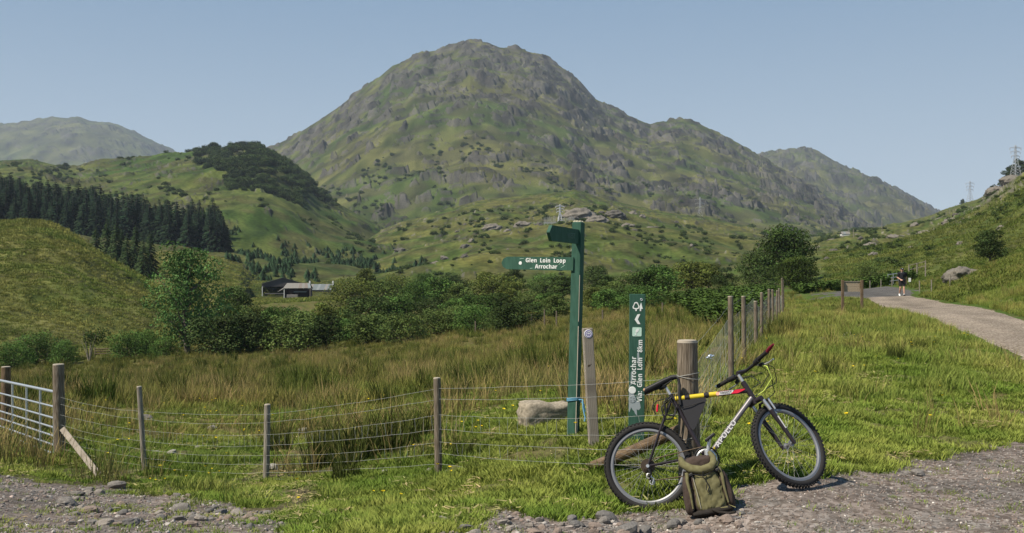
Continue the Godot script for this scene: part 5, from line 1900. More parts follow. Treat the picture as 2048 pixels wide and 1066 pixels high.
func make_buildings() -> void:
	var slate := mat(lin(0.13, 0.15, 0.155), 0.6)
	var pale := mat(lin(0.18, 0.2, 0.205), 0.65)
	var rust := mat(lin(0.17, 0.145, 0.128), 0.9)
	var grey := mat(lin(0.19, 0.18, 0.165), 0.85)
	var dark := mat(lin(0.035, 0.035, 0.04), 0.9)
	var white := mat(lin(0.55, 0.56, 0.55), 0.7)
	# open barn
	var base := G(566, 277)
	base.y = EYE - (594.0 - HZ) / F * 277
	var b := thing("barn", "large dark open fronted barn with a low pitched roof", "building", base, Basis.from_euler(Vector3(0, deg_to_rad(14), 0)))
	var w := 5.9
	var L := 14.0
	var ev := 3.9
	var ap := 5.6
	roofing(b, Vector3(-w, ev, 0.4), Vector3(-w, ev, -L), Vector3(0, ap, -L), Vector3(0, ap, 0.4), 10, [pale, slate, pale])
	roofing(b, Vector3(w, ev, 0.4), Vector3(w, ev, -L), Vector3(0, ap, -L), Vector3(0, ap, 0.4), 10, [slate, slate, pale])
	var gm := MB.new()
	gm.plate(PackedVector2Array([Vector2(-w, ev - 0.9), Vector2(w, ev - 0.9), Vector2(w, ev - 0.08), Vector2(0, ap - 0.08), Vector2(-w, ev - 0.08)]), Transform3D(Basis.IDENTITY, Vector3(0, 0, 0.1)), 0.08)
	part("gable", gm.mesh(), mat(lin(0.075, 0.07, 0.072), 0.8), b)
	for x in [-w + 0.15, w - 0.15]:
		var m := MB.new()
		m.box(Transform3D(Basis.IDENTITY, Vector3(x, (ev - 0.9) * 0.5 - 0.5, 0.05)), Vector3(0.28, ev + 0.1, 0.28), 0.03)
		part("post", m.mesh(), white, b)
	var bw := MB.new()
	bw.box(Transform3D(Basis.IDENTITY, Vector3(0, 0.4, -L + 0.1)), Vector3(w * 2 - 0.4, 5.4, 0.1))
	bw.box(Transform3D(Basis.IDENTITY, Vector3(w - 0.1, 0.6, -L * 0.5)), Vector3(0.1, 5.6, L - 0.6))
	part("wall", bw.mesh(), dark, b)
	for i in 4:
		var m := MB.new()
		m.box(Transform3D(Basis.IDENTITY, Vector3(-w + 0.08, 2.5, -1.6 - i * 3.4)), Vector3(0.1, 2.2, 3.1))
		part("side_panel", m.mesh(), [rust, dark, rust, slate][i], b)
	var rl := MB.new()
	rl.box(Transform3D(Basis.IDENTITY, Vector3(0.3, 1.0, 0.2)), Vector3(w * 2 - 1.0, 0.25, 0.08))
	part("rail", rl.mesh(), grey, b)
	# cart shed
	var sb := G(594, 262)
	sb.y = EYE - (595.0 - HZ) / F * 262
	var s := thing("cart_shed", "small old shed with patched rusty roof before the barn", "building", sb, Basis.from_euler(Vector3(0, deg_to_rad(6), 0)))
	roofing(s, Vector3(-3.6, 2.5, 1.2), Vector3(3.9, 2.6, 1.2), Vector3(3.3, 3.9, -1.8), Vector3(-2.9, 3.9, -1.8), 9, [grey, rust, grey, pale, grey])
	roofing(s, Vector3(-3.6, 2.4, -4.6), Vector3(3.9, 2.4, -4.6), Vector3(3.3, 3.9, -1.8), Vector3(-2.9, 3.9, -1.8), 6, [grey, rust])
	var lt := MB.new()
	slab(lt, Vector3(-5.2, 1.5, 0.9), Vector3(-3.5, 2.4, 1.1), Vector3(-3.0, 3.2, -1.5), Vector3(-5.2, 1.8, -2.6), 0.06)
	part("lean_to_roof", lt.mesh(), grey, s)
	for x in [-3.3, 3.6]:
		var m := MB.new()
		m.box(Transform3D(Basis.IDENTITY, Vector3(x, 1.0, 1.0)), Vector3(0.22, 3.0, 0.22))
		part("post", m.mesh(), white if x < 0 else rust, s)
	var wl := MB.new()
	wl.box(Transform3D(Basis.IDENTITY, Vector3(0, 0.9, -4.3)), Vector3(7.0, 2.9, 0.12))
	wl.box(Transform3D(Basis.IDENTITY, Vector3(-3.3, 0.9, -2.0)), Vector3(0.12, 2.9, 4.4))
	wl.box(Transform3D(Basis.IDENTITY, Vector3(3.6, 0.9, -2.0)), Vector3(0.12, 2.9, 4.4))
	part("wall", wl.mesh(), mat(lin(0.07, 0.055, 0.05), 0.9), s)
	var bdm := MB.new()
	bdm.box(Transform3D(Basis.IDENTITY, Vector3(0.9, 1.55, 0.7)), Vector3(3.4, 0.28, 0.1))
	part("board", bdm.mesh(), pale, s)
	var crt := MB.new()
	crt.box(Transform3D(Basis.IDENTITY, Vector3(-1.2, 0.35, 0.2)), Vector3(3.0, 0.9, 1.4), 0.1)
	part("trailer", crt.mesh(), grey, s)
	# long low house
	var hb := G(640, 285)
	hb.y = EYE - (592.0 - HZ) / F * 285
	var h := thing("long_shed", "long low building with grey roof right of the sheds", "building", hb, Basis.from_euler(Vector3(0, deg_to_rad(-4), 0)))
	roofing(h, Vector3(-3.8, 1.8, 1.5), Vector3(3.8, 1.8, 1.5), Vector3(3.6, 3.5, -1.5), Vector3(-3.6, 3.5, -1.5), 10, [slate, pale, slate, grey])
	roofing(h, Vector3(-3.8, 1.8, -4.5), Vector3(3.8, 1.8, -4.5), Vector3(3.6, 3.5, -1.5), Vector3(-3.6, 3.5, -1.5), 10, [slate])
	var hw := MB.new()
	hw.box(Transform3D(Basis.IDENTITY, Vector3(0, 0.5, -1.5)), Vector3(7.2, 2.5, 5.4))
	part("wall", hw.mesh(), grey, h)
	for x in [-3.5, 3.5]:
		var m := MB.new()
		m.box(Transform3D(Basis.IDENTITY, Vector3(x, 3.9, -1.5)), Vector3(0.4, 1.2, 0.4))
		part("chimney", m.mesh(), white, h)
	# tiny cottage beyond the right slope
	var cb := P(1690, 470, 560)
	var c := thing("cottage", "tiny grey roofed cottage where the right slope meets the mountain", "building", cb)
	roofing(c, Vector3(-2.6, 0.5, 2), Vector3(2.6, 0.5, 2), Vector3(2.4, 2.0, 0), Vector3(-2.4, 2.0, 0), 4, [grey, pale])
	roofing(c, Vector3(-2.6, 0.5, -2), Vector3(2.6, 0.5, -2), Vector3(2.4, 2.0, 0), Vector3(-2.4, 2.0, 0), 4, [grey])
	var cw := MB.new()
	cw.box(Transform3D(Basis.IDENTITY, Vector3(0, -1.2, 0)), Vector3(4.6, 3.4, 3.6))
	part("wall", cw.mesh(), white, c)
	var cc := MB.new()
	cc.box(Transform3D(Basis.IDENTITY, Vector3(2.2, 2.3, 0)), Vector3(0.7, 1.6, 0.7))
	part("chimney", cc.mesh(), grey, c)
	for q in [[1764, 437, 462, 420, "thin pole on the skyline dip at the right"], [1707, 458, 470, 380, "short pole left of the skyline pole"]]:
		var pb := P(q[0], q[2] + 3, q[3])
		var pp := thing("pole", q[4], "pole", pb)
		part("shaft", stake((q[2] + 3 - q[1]) / F * q[3], 0.14, 6), M.grey_wood, pp)

func pylon(at: Vector3, h: float, yaw: float, r: float, label: String) -> void:
	var p := thing("pylon", label, "pylon", at, Basis.from_euler(Vector3(0, yaw, 0)), "lattice pylons of the power line")
	var m := mat(lin(0.45, 0.47, 0.5), 0.5, 0.2)
	var half := func(y: float) -> float: return lerpf(0.12, 0.028, minf(y / 0.62, 1.0)) if y < 0.62 else lerpf(0.028, 0.012, (y - 0.62) / 0.38)
	for sx in [-1.0, 1.0]:
		for sz in [-1.0, 1.0]:
			var mb := MB.new()
			var pts := []
			for k in 9:
				var y := k / 8.0
				pts.append(Vector3(sx * half.call(y) * h, y * h - (0.03 * h if k == 0 else 0.0), sz * half.call(y) * h))
			mb.tube(pts, r, 4, false)
			part("leg", mb.mesh(), m, p)
	var br := MB.new()
	for k in 11:
		var y0 := 0.02 + k * 0.088
		var y1 := y0 + 0.088
		var a: float = half.call(y0) * h
		var b: float = half.call(y1) * h
		for q in [[Vector2(-1, -1), Vector2(1, -1)], [Vector2(1, -1), Vector2(1, 1)], [Vector2(1, 1), Vector2(-1, 1)], [Vector2(-1, 1), Vector2(-1, -1)]]:
			br.tube([Vector3(q[0].x * a, y0 * h, q[0].y * a), Vector3(q[1].x * b, y1 * h, q[1].y * b)], r * 0.6, 3, false)
			br.tube([Vector3(q[1].x * a, y0 * h, q[1].y * a), Vector3(q[0].x * b, y1 * h, q[0].y * b)], r * 0.6, 3, false)
	part("bracing", br.mesh(), m, p)
	for q in [[0.66, 0.15], [0.79, 0.17], [0.91, 0.2]]:
		var arm := MB.new()
		for s in [-1.0, 1.0]:
			var tip := Vector3(s * q[1] * h, q[0] * h, 0)
			for z in [-0.02, 0.02]:
				arm.tube([Vector3(0, q[0] * h, z * h), tip], r * 0.8, 3, false)
				arm.tube([Vector3(0, (q[0] + 0.045) * h, z * h), tip], r * 0.7, 3, false)
		part("cross_arm", arm.mesh(), m, p)
		for s in [-1.0, 1.0]:
			var ins := MB.new()
			var tip := Vector3(s * q[1] * h, q[0] * h, 0)
			ins.tube([tip, tip - Vector3(0, 0.065 * h, 0)], r * 1.2, 5)
			part("insulator", ins.mesh(), mat(lin(0.35, 0.33, 0.32), 0.3), p)

func make_pylons() -> void:
	var a := land(1120, 545)
	pylon(a, EYE - (409.0 - HZ) / F * 545 - a.y, 0.15, 0.24, "grey lattice pylon standing behind the fingerpost")
	var b := land(1400, 880)
	pylon(b, 26.0 * 1.1, 0.3, 0.06, "faint lattice pylon against the crags right of centre")
	var c := P(1940, 413, 890)
	c.y = land(1940, 885).y - 1.0
	pylon(c, maxf(20.0, EYE - (362.0 - HZ) / F * 890 - c.y), 0.3, 0.13, "smaller lattice pylon on the right skyline")
	var d := land(2031, 500)
	pylon(d, EYE - (290.0 - HZ) / F * 500 - d.y, 0.25, 0.11, "tallest lattice pylon at the right edge of the skyline")
	# climbing guards on the near pylon
	var g := thing("pylon_fence", "spiked grey guard frames round the foot of the near pylon", "guard", a + Vector3(0, 0.3, 2.0))
	for s in [-1.0, 1.0]:
		var m := MB.new()
		var x0 := -9.0 if s < 0 else 1.6
		for k in 12:
			m.tube([Vector3(x0 + k * 0.6, 0.8, 0), Vector3(x0 + k * 0.6 + rng.randf_range(-0.3, 0.3), 4.2 + rng.randf_range(-0.5, 0.8), 0)], 0.11, 4)
		for y in [1.0, 1.5]:
			m.tube([Vector3(x0 - 0.4, y, 0), Vector3(x0 + 7.0, y, 0)], 0.16, 4)
		for k in 4:
			m.tube([Vector3(x0 + k * 2.0, -1.0, 0.1), Vector3(x0 + k * 2.0, 1.0, 0.1)], 0.14, 4)
		part("guard_frame", m.mesh(), mat(lin(0.34, 0.35, 0.36), 0.6, 0.2), g)
	# trees on the right skyline
	rng.seed = 52
	var k := broadleaf(160, 1.1, 0.12, 16, 2200, 0.08, Color(0.04, 0.06, 0.02))
	for q in [[2008, 6, "first small tree on the right skyline"], [2022, 8.5, "tree by the feet of the right skyline pylon"], [2040, 9, "tallest tree at the right edge of the skyline"], [2056, 8, "tree cut by the right edge on the skyline"], [1986, 5, "low bush on the right skyline"], [1925, 5, "bush on the skyline left of the smaller pylon"]]:
		var d2: float = 515.0 if q[0] > 1950 else 860.0
		plant("skyline_tree", k, land(q[0], d2), q[1], 1.0, M.foliage, q[2], "tree", "")


# ---------------------------------------------------------------- bicycle
func b3(q: Array, z := 0.0) -> Vector3:
	return Vector3(q[0], q[1], z)

func tubes(parent: Node, called: String, list: Array, m: Material, sides := 12) -> MeshInstance3D:
	var mb := MB.new()
	for q in list:
		mb.tube(q[0], q[1], sides)
	return part(called, mb.mesh(), m, parent)

func steered(T: Transform3D, pts: Array) -> Array:
	var out := []
	for p in pts:
		out.append(T * (p as Vector3))
	return out

func make_wheel(called: String, parent: Node, T: Transform3D) -> Node3D:
	var w := Node3D.new()
	w.name = called
	parent.add_child(w, true)
	w.transform = T
	var ty := MB.new()
	ty.ring(Transform3D.IDENTITY, 0.309, 0.025, 72, 10)
	rng.seed = 3
	for i in 68:
		for row in 3:
			var a := TAU * (i + (0.5 if row != 1 else 0.0)) / 68.0
			var side: float = [-0.62, 0.0, 0.62][row]
			var d := Vector3(cos(a), sin(a), 0)
			var n := (d * cos(side) + Vector3(0, 0, 1) * sin(side)).normalized()
			var t := Vector3(-sin(a), cos(a), 0)
			var c := d * 0.309 + n * 0.0275
			ty.box(Transform3D(Basis(t, n, t.cross(n)), c), Vector3(0.014, 0.009, 0.011))
	part("tyre", ty.mesh(), M.rubber, w)
	var rm := MB.new()
	rm.lathe(Transform3D.IDENTITY, [Vector2(0.289, -0.012), Vector2(0.289, 0.012), Vector2(0.272, 0.013), Vector2(0.262, 0.006), Vector2(0.262, -0.006), Vector2(0.272, -0.013), Vector2(0.289, -0.012)], 64)
	part("rim", rm.mesh(), M.rim, w)
	var sp := MB.new()
	for i in 32:
		var s := 1.0 if i % 2 else -1.0
		var a := TAU * i / 32.0
		var b := a + (0.55 if (i / 2) % 2 else -0.55)
		sp.tube([Vector3(cos(b) * 0.022, sin(b) * 0.022, s * 0.028), Vector3(cos(a) * 0.263, sin(a) * 0.263, s * 0.002)], 0.0011, 4, false)
	var so := part("spokes", sp.mesh(), M.spoke, w)
	so.set_meta("kind", "stuff")
	var hb := MB.new()
	hb.lathe(Transform3D.IDENTITY, [Vector2(0.001, -0.05), Vector2(0.012, -0.05), Vector2(0.012, -0.034), Vector2(0.025, -0.032), Vector2(0.025, -0.027), Vector2(0.013, -0.02), Vector2(0.013, 0.02), Vector2(0.025, 0.027), Vector2(0.025, 0.032), Vector2(0.012, 0.034), Vector2(0.012, 0.05), Vector2(0.001, 0.05)], 18)
	part("hub", hb.mesh(), M.rim, w)
	return w

func make_bicycle() -> void:
	M.rim = mat(lin(0.24, 0.245, 0.26), 0.5, 0.6)
	M.spoke = mat(lin(0.3, 0.3, 0.3), 0.4, 0.6)
	M.frame_dark = mat(lin(0.03, 0.025, 0.03), 0.3)
	M.frame_grey = mat(lin(0.2, 0.19, 0.2), 0.4, 0.5)
	M.plastic = mat(lin(0.02, 0.02, 0.022), 0.5)
	M.yellow = mat(lin(0.58, 0.45, 0.03), 0.5)
	M.red = mat(lin(0.62, 0.02, 0.05), 0.4)
	M.maroon = mat(lin(0.14, 0.012, 0.025), 0.5)
	M.silver = mat(lin(0.62, 0.62, 0.61), 0.3, 0.7)
	M.white_print = mat(lin(0.6, 0.6, 0.6), 0.5)
	var rc := P(1312, 1021, 7.5)
	var fc := P(1588, 978, 7.35)
	rc.y = maxf(rc.y, gy(rc.x, 7.5) - 0.01)
	fc.y = minf(fc.y, gy(fc.x, 7.35) - 0.014)
	var fwd := (fc - rc).normalized()
	var up0 := (Vector3.UP - fwd * fwd.y).normalized()
	var z0 := fwd.cross(up0)
	var lean := deg_to_rad(12.0)
	var y1 := up0 * cos(lean) - z0 * sin(lean)
	var z1 := z0 * cos(lean) + up0 * sin(lean)
	var R := 0.337
	var bike := thing("bicycle", "muddy mountain bike leaning on the fence corner post", "bicycle", rc + y1 * R * 1.02, Basis(fwd, y1, z1).scaled_local(Vector3.ONE * 1.02))
	var WB := 1.085
	var A := Vector3(-0.359, 0.933, 0).normalized()
	var Hd := Vector3(0.847, 0.475, 0)
	var ST := Transform3D(Basis.IDENTITY, Hd) * Transform3D(Basis(A, deg_to_rad(40)), Vector3.ZERO) * Transform3D(Basis.IDENTITY, -Hd)
	var bb := Vector3(0.446, -0.02, 0)
	make_wheel("rear_wheel", bike, Transform3D.IDENTITY)
	make_wheel("front_wheel", bike, ST * Transform3D(Basis.IDENTITY, Vector3(WB, 0.0, 0)))
	# frame
	var seat_top := Vector3(0.268, 0.515, 0)
	var seat_cl := Vector3(0.28, 0.475, 0)
	var fr := tubes(bike, "frame", [
		[[bb, seat_top], 0.016], [[Vector3(0.889, 0.365, 0), Vector3(0.842, 0.487, 0)], 0.021],
		[[seat_cl, Vector3(0.85, 0.448, 0)], [0.017, 0.0195]],
		[[bb + Vector3(0, 0, -0.045), bb + Vector3(0, 0, 0.045)], 0.021],
	], M.frame_dark)
	tubes(fr, "down_tube", [[[Vector3(0.874, 0.388, 0), bb + Vector3(0.012, 0.014, 0)], [0.021, 0.0205]]], M.frame_grey, 16)
	for s in [-1.0, 1.0]:
		tubes(fr, "seat_stay", [[[seat_cl + Vector3(-0.012, -0.005, s * 0.02), Vector3(0.16, 0.29, s * 0.045), Vector3(0, 0, s * 0.062)], [0.009, 0.0085, 0.0075]]], M.frame_dark, 10)
		tubes(fr, "chain_stay", [[[bb + Vector3(-0.02, 0, s * 0.03), Vector3(0.25, 0.008, s * 0.048), Vector3(0, 0, s * 0.062)], [0.011, 0.0095, 0.008]]], M.frame_dark, 10)
	# colours and print on the tubes
	var tt := func(t: float) -> Vector3: return seat_cl.lerp(Vector3(0.85, 0.448, 0), t)
	var tr := func(t: float) -> float: return lerpf(0.017, 0.0195, t)
	var yl := []
	for q in [[0.03, 0.05], [0.06, 0.16], [0.23, 0.42], [0.49, 0.6]]:
		yl.append([[tt.call(q[0]), tt.call(q[1])], tr.call(q[1]) + 0.0012])
	tubes(fr, "yellow_band", yl, M.yellow, 14)
	tubes(fr, "maroon_band", [[[tt.call(0.62), tt.call(0.76)], tr.call(0.7) + 0.001]], M.maroon, 14)
	var td := (tt.call(1.0) - tt.call(0.0) as Vector3).normalized()
	var tu := Vector3(0, 0, 1).cross(td).normalized()
	var tx := func(t: float) -> Transform3D: return Transform3D(Basis(td, tu, Vector3(0, 0, 1)), tt.call(t) + Vector3(0, 0, tr.call(t) + 0.002))
	var wb := MB.new()
	wb.plate(PackedVector2Array([Vector2(-0.055, -0.013), Vector2(0.04, -0.013), Vector2(0.058, 0.013), Vector2(-0.05, 0.013)]), tx.call(0.72), 0.004)
	var panel := part("print_panel", wb.mesh(), M.white_print, fr)
	text_part("FREEST", 0.026, M.frame_dark, panel, tx.call(0.715) * Transform3D(Basis.IDENTITY, Vector3(0, 0, 0.002)))
	var fl := MB.new()
	fl.plate(PackedVector2Array([Vector2(-0.055, -0.012), Vector2(0.0, -0.014), Vector2(0.05, 0.004), Vector2(0.06, 0.013), Vector2(-0.02, 0.013), Vector2(-0.03, 0.003)]), tx.call(0.87), 0.004)
	part("red_flash", fl.mesh(), M.red, fr)
	var dsc := MB.new()
	dsc.lathe(tx.call(0.605), [Vector2(0.0001, 0.002), Vector2(0.014, 0.002), Vector2(0.015, -0.002)], 18)
	part("round_print", dsc.mesh(), mat(lin(0.75, 0.42, 0.3), 0.5), fr)
	var dd := (Vector3(0.874, 0.388, 0) - bb).normalized()
	var du := Vector3(0, 0, 1).cross(dd).normalized()
	var dp := bb.lerp(Vector3(0.874, 0.388, 0), 0.42)
	text_part("APOLLO", 0.05, M.white_print, fr, Transform3D(Basis(dd, du, Vector3(0, 0, 1)), dp + Vector3(0, 0, 0.0215)), "lettering", "Droid Sans", 1.25)
	var yb := MB.new()
	yb.plate(PackedVector2Array([Vector2(-0.012, -0.012), Vector2(0.01, -0.012), Vector2(0.016, 0.012), Vector2(-0.006, 0.012)]), Transform3D(Basis(dd, du, Vector3(0, 0, 1)), bb.lerp(Vector3(0.874, 0.388, 0), 0.17) + Vector3(0, 0, 0.021)), 0.004)
	part("yellow_mark", yb.mesh(), M.yellow, fr)
	# saddle and post
	tubes(bike, "seat_post", [[[Vector3(0.272, 0.50, 0), Vector3(0.24, 0.58, 0)], 0.0135]], M.silver)
	var sd := MB.new()
	var st := [[0.072, 0.588, 0.045, 0.018], [0.085, 0.6, 0.066, 0.026], [0.13, 0.612, 0.07, 0.026], [0.18, 0.63, 0.05, 0.024], [0.24, 0.652, 0.03, 0.021], [0.3, 0.668, 0.022, 0.019], [0.335, 0.668, 0.019, 0.016], [0.352, 0.65, 0.014, 0.014], [0.357, 0.632, 0.006, 0.006]]
	var rows := []
	for q in st:
		var row := []
		for k in 15:
			var a := TAU * k / 14.0
			var no := Vector3(-0.2 * sin(a), sin(a), cos(a)).normalized()
			row.append(sd.vert(Vector3(q[0], q[1] - 0.025 + sin(a) * q[3] * (1.0 if sin(a) > 0 else 1.2), cos(a) * q[2]), no))
		rows.append(row)
	for i in st.size() - 1:
		for k in 14:
			sd.tri_i(rows[i][k], rows[i][k + 1], rows[i + 1][k + 1])
			sd.tri_i(rows[i][k], rows[i + 1][k + 1], rows[i + 1][k])
	for k in 13:
		sd.tri(Vector3(st[0][0], st[0][1] - 0.025, 0), sd.v[rows[0][k]], sd.v[rows[0][k + 1]], Vector3(-1, 0, 0))
	var so := part("saddle", sd.mesh(), M.black, bike)
	var tp := MB.new()
	tp.blob(Transform3D(Basis.IDENTITY, Vector3(0.078, 0.577, 0.03)), 8, 6, func(d: Vector3) -> Vector3: return d * Vector3(0.012, 0.016, 0.03))
	part("worn_patch", tp.mesh(), mat(lin(0.4, 0.25, 0.16), 0.7), so)
	tubes(so, "rail", [[[Vector3(0.12, 0.565, 0.02), Vector3(0.2, 0.575, 0.02), Vector3(0.3, 0.62, 0.015)], 0.004], [[Vector3(0.12, 0.565, -0.02), Vector3(0.2, 0.575, -0.02), Vector3(0.3, 0.62, -0.015)], 0.004], [[Vector3(0.2, 0.575, -0.02), Vector3(0.24, 0.585, 0.02)], 0.016]], M.plastic, 8)
	# fork, bars
	var cr := Vector3(0.893, 0.352, 0)
	var ax := Vector3(WB, 0, 0)
	var fk := tubes(bike, "fork", [
		[steered(ST, [Vector3(0.886, 0.372, 0), cr + Vector3(0.004, -0.012, 0)]), 0.022],
		[steered(ST, [cr + Vector3(0, 0, -0.075), cr + Vector3(0.004, 0.006, 0), cr + Vector3(0, 0, 0.075)]), 0.021],
	], M.frame_dark)
	for s in [-1.0, 1.0]:
		var o := Vector3(0, 0, s * 0.066)
		var top := cr + o + Vector3(0.018, -0.01, 0)
		var mid := top.lerp(ax + o, 0.24)
		tubes(fk, "stanchion", [[steered(ST, [top, mid]), 0.0135]], M.silver)
		tubes(fk, "slider", [[steered(ST, [mid, top.lerp(ax + o, 0.62), ax + o + Vector3(-0.012, 0.01, 0), ax + o + Vector3(0.004, -0.012, 0)]), [0.0195, 0.018, 0.014, 0.013]]], M.frame_dark)
	tubes(fk, "brake_arch", [[steered(ST, [cr + Vector3(0.06, -0.085, -0.066), cr + Vector3(0.085, 0.0, -0.05), cr + Vector3(0.085, 0.0, 0.05), cr + Vector3(0.06, -0.085, 0.066)]), 0.011]], M.plastic, 8)
	tubes(fk, "brake", [[steered(ST, [cr + Vector3(0.1, -0.09, 0.075), cr + Vector3(0.07, -0.0, 0.068)]), 0.008], [steered(ST, [cr + Vector3(0.1, -0.1, 0.045), cr + Vector3(0.13, -0.115, 0.045)]), 0.008]], M.silver, 8)
	var wd := steered(ST, [Vector3(0.985, 0.2, 0.088), Vector3(1.03, 0.105, 0.082)])
	tubes(fk, "white_print", [[wd, 0.005]], M.white_print, 6)
	var sb := Hd + A * 0.125
	var bc := Vector3(0.895, 0.612, 0)
	tubes(bike, "stem", [[steered(ST, [Hd - A * 0.01, Hd + A * 0.045]), 0.021], [steered(ST, [Hd + A * 0.04, sb]), 0.0125], [steered(ST, [sb, bc]), 0.015]], M.frame_dark)
	tubes(bike, "stem_shaft", [[steered(ST, [Hd + A * 0.05, Hd + A * 0.11]), 0.0132]], M.silver)
	var bp := []
	for q in [[-0.315, -0.035, 0.012], [-0.2, -0.018, 0.01], [-0.1, 0, 0.004], [0, 0, 0], [0.1, 0, 0.004], [0.2, -0.018, 0.01], [0.315, -0.035, 0.012]]:
		bp.append(bc + Vector3(q[1], q[2], q[0]))
	var hb := tubes(bike, "handlebar", [[steered(ST, bp), 0.0125]], M.plastic)
	for s in [-1.0, 1.0]:
		var g0 := bc + Vector3(-0.02, 0.0105, s * 0.2)
		var g1 := bc + Vector3(-0.036, 0.012, s * 0.32)
		tubes(hb, "grip", [[steered(ST, [g0, g0.lerp(g1, 0.1), g0.lerp(g1, 0.9), g1]), [0.018, 0.0165, 0.0165, 0.018]]], M.rubber)
		tubes(hb, "shifter", [[steered(ST, [bc + Vector3(-0.005, 0.006, s * 0.125), bc + Vector3(-0.016, 0.009, s * 0.185)]), 0.021], [steered(ST, [bc + Vector3(0.02, -0.018, s * 0.14), bc + Vector3(0.03, -0.02, s * 0.175)]), 0.014]], M.plastic)
		tubes(hb, "brake_lever", [[steered(ST, [bc + Vector3(0.01, -0.005, s * 0.12), bc + Vector3(0.055, -0.018, s * 0.16), bc + Vector3(0.05, -0.028, s * 0.22), bc + Vector3(0.035, -0.032, s * 0.285)]), [0.009, 0.007, 0.006, 0.006]]], M.silver, 8)
	tubes(hb, "red_plug", [[steered(ST, [bc + Vector3(-0.036, 0.012, 0.32), bc + Vector3(-0.042, 0.018, 0.36), bc + Vector3(-0.05, 0.024, 0.42)]), [0.013, 0.016, 0.008]]], M.maroon)
	tubes(hb, "bar_end", [[steered(ST, [bc + Vector3(-0.036, 0.012, -0.318), bc + Vector3(-0.037, 0.012, -0.334)]), 0.0165]], M.silver)
	# cables
	var cab := func(list: Array) -> Array:
		var out := []
		var cv := Curve3D.new()
		for i in list.size():
			var p: Vector3 = list[i]
			var t := Vector3.ZERO
			if i > 0 and i < list.size() - 1:
				t = ((list[i + 1] as Vector3) - list[i - 1]) * 0.22
			cv.add_point(p, -t, t)
		for k in 17:
			out.append(cv.sample_baked(cv.get_baked_length() * k / 16.0))
		return out
	tubes(bike, "cable", [
		[cab.call([ST * (bc + Vector3(0.03, -0.01, 0.14)), ST * (bc + Vector3(0.15, -0.03, 0.15)), ST * (bc + Vector3(0.2, -0.13, 0.08)), Vector3(0.98, 0.43, 0.04), Vector3(0.885, 0.39, 0.03)]), 0.0032],
		[cab.call([ST * (bc + Vector3(0.03, -0.01, 0.13)), ST * (bc + Vector3(0.12, -0.06, 0.12)), ST * (bc + Vector3(0.19, -0.2, 0.03)), ST * Vector3(0.985, 0.36, 0)]), 0.0032],
		[cab.call([ST * (bc + Vector3(0.03, -0.01, -0.14)), ST * (bc + Vector3(0.12, 0.0, -0.09)), ST * (bc + Vector3(0.13, -0.09, -0.02)), Vector3(0.885, 0.455, 0.02)]), 0.003],
		[cab.call([ST * (bc + Vector3(0.04, 0.0, 0.1)), Vector3(1.04, 0.64, 0.05), Vector3(1.04, 0.55, 0.04), Vector3(0.95, 0.45, 0.02)]), 0.003],
	], M.plastic, 6)
	tubes(bike, "green_cable", [[cab.call([ST * (bc + Vector3(0.03, -0.02, 0.15)), Vector3(1.02, 0.59, 0.14), Vector3(1.04, 0.5, 0.11), Vector3(0.97, 0.42, 0.06), Vector3(0.9, 0.39, 0.02)]), 0.0042]], mat(lin(0.5, 0.62, 0.12), 0.5), 6)
	tubes(bike, "cable_lock", [
		[cab.call([Vector3(0.275, 0.49, 0.03), Vector3(0.18, 0.42, 0.05), Vector3(0.19, 0.33, 0.05), Vector3(0.25, 0.32, 0.04), Vector3(0.29, 0.4, 0.04), Vector3(0.26, 0.48, 0.04)]), 0.006],
		[cab.call([Vector3(0.27, 0.5, 0.02), Vector3(0.21, 0.46, 0.06), Vector3(0.21, 0.36, 0.06), Vector3(0.27, 0.34, 0.05), Vector3(0.3, 0.42, 0.03)]), 0.006],
		[cab.call([Vector3(0.25, 0.49, 0.0), Vector3(0.15, 0.48, 0.02), Vector3(0.11, 0.44, 0.03), Vector3(0.13, 0.38, 0.03)]), 0.004],
	], M.plastic, 6)
	tubes(bike, "strap", [[[Vector3(0.35, 0.625, 0.01), Vector3(0.352, 0.57, 0.012), Vector3(0.335, 0.5, 0.02), Vector3(0.33, 0.42, 0.025)], 0.011]], M.plastic, 6)
	var rf := MB.new()
	rf.box(Transform3D(Basis.from_euler(Vector3(0, 0, -0.25)), Vector3(0.15, 0.425, 0.0)), Vector3(0.014, 0.06, 0.045), 0.004)
	part("reflector", rf.mesh(), M.red, bike)
	# frame bag
	var fb := MB.new()
	fb.plate(PackedVector2Array([Vector2(0.315, 0.458), Vector2(0.42, 0.452), Vector2(0.525, 0.447), Vector2(0.532, 0.425), Vector2(0.5, 0.37), Vector2(0.45, 0.29), Vector2(0.405, 0.225), Vector2(0.385, 0.215), Vector2(0.37, 0.24), Vector2(0.34, 0.35)]), Transform3D(Basis.IDENTITY, Vector3(0, 0, 0.0)), 0.05)
	for i in fb.v.size():
		var p := fb.v[i]
		if absf(p.x - 0.425) > 0.085 or p.y < 0.25 or p.y > 0.44:
			fb.v[i].z *= 0.55
	var fbo := part("frame_bag", fb.mesh(), mat(lin(0.03, 0.03, 0.034), 0.8), bike)
	tubes(fbo, "seam", [[[Vector3(0.335, 0.4, 0.026), Vector3(0.42, 0.405, 0.026), Vector3(0.51, 0.42, 0.026)], 0.003]], M.plastic, 6)
	tubes(fbo, "loop", [[[tt.call(0.2), tt.call(0.225)], 0.0225], [[tt.call(0.44), tt.call(0.475)], 0.0235]], M.plastic, 12)
	# transmission
	var ck := MB.new()
	ck.ring(Transform3D(Basis.IDENTITY, bb + Vector3(0, 0, 0.052)), 0.092, 0.006, 44, 6, 0.5)
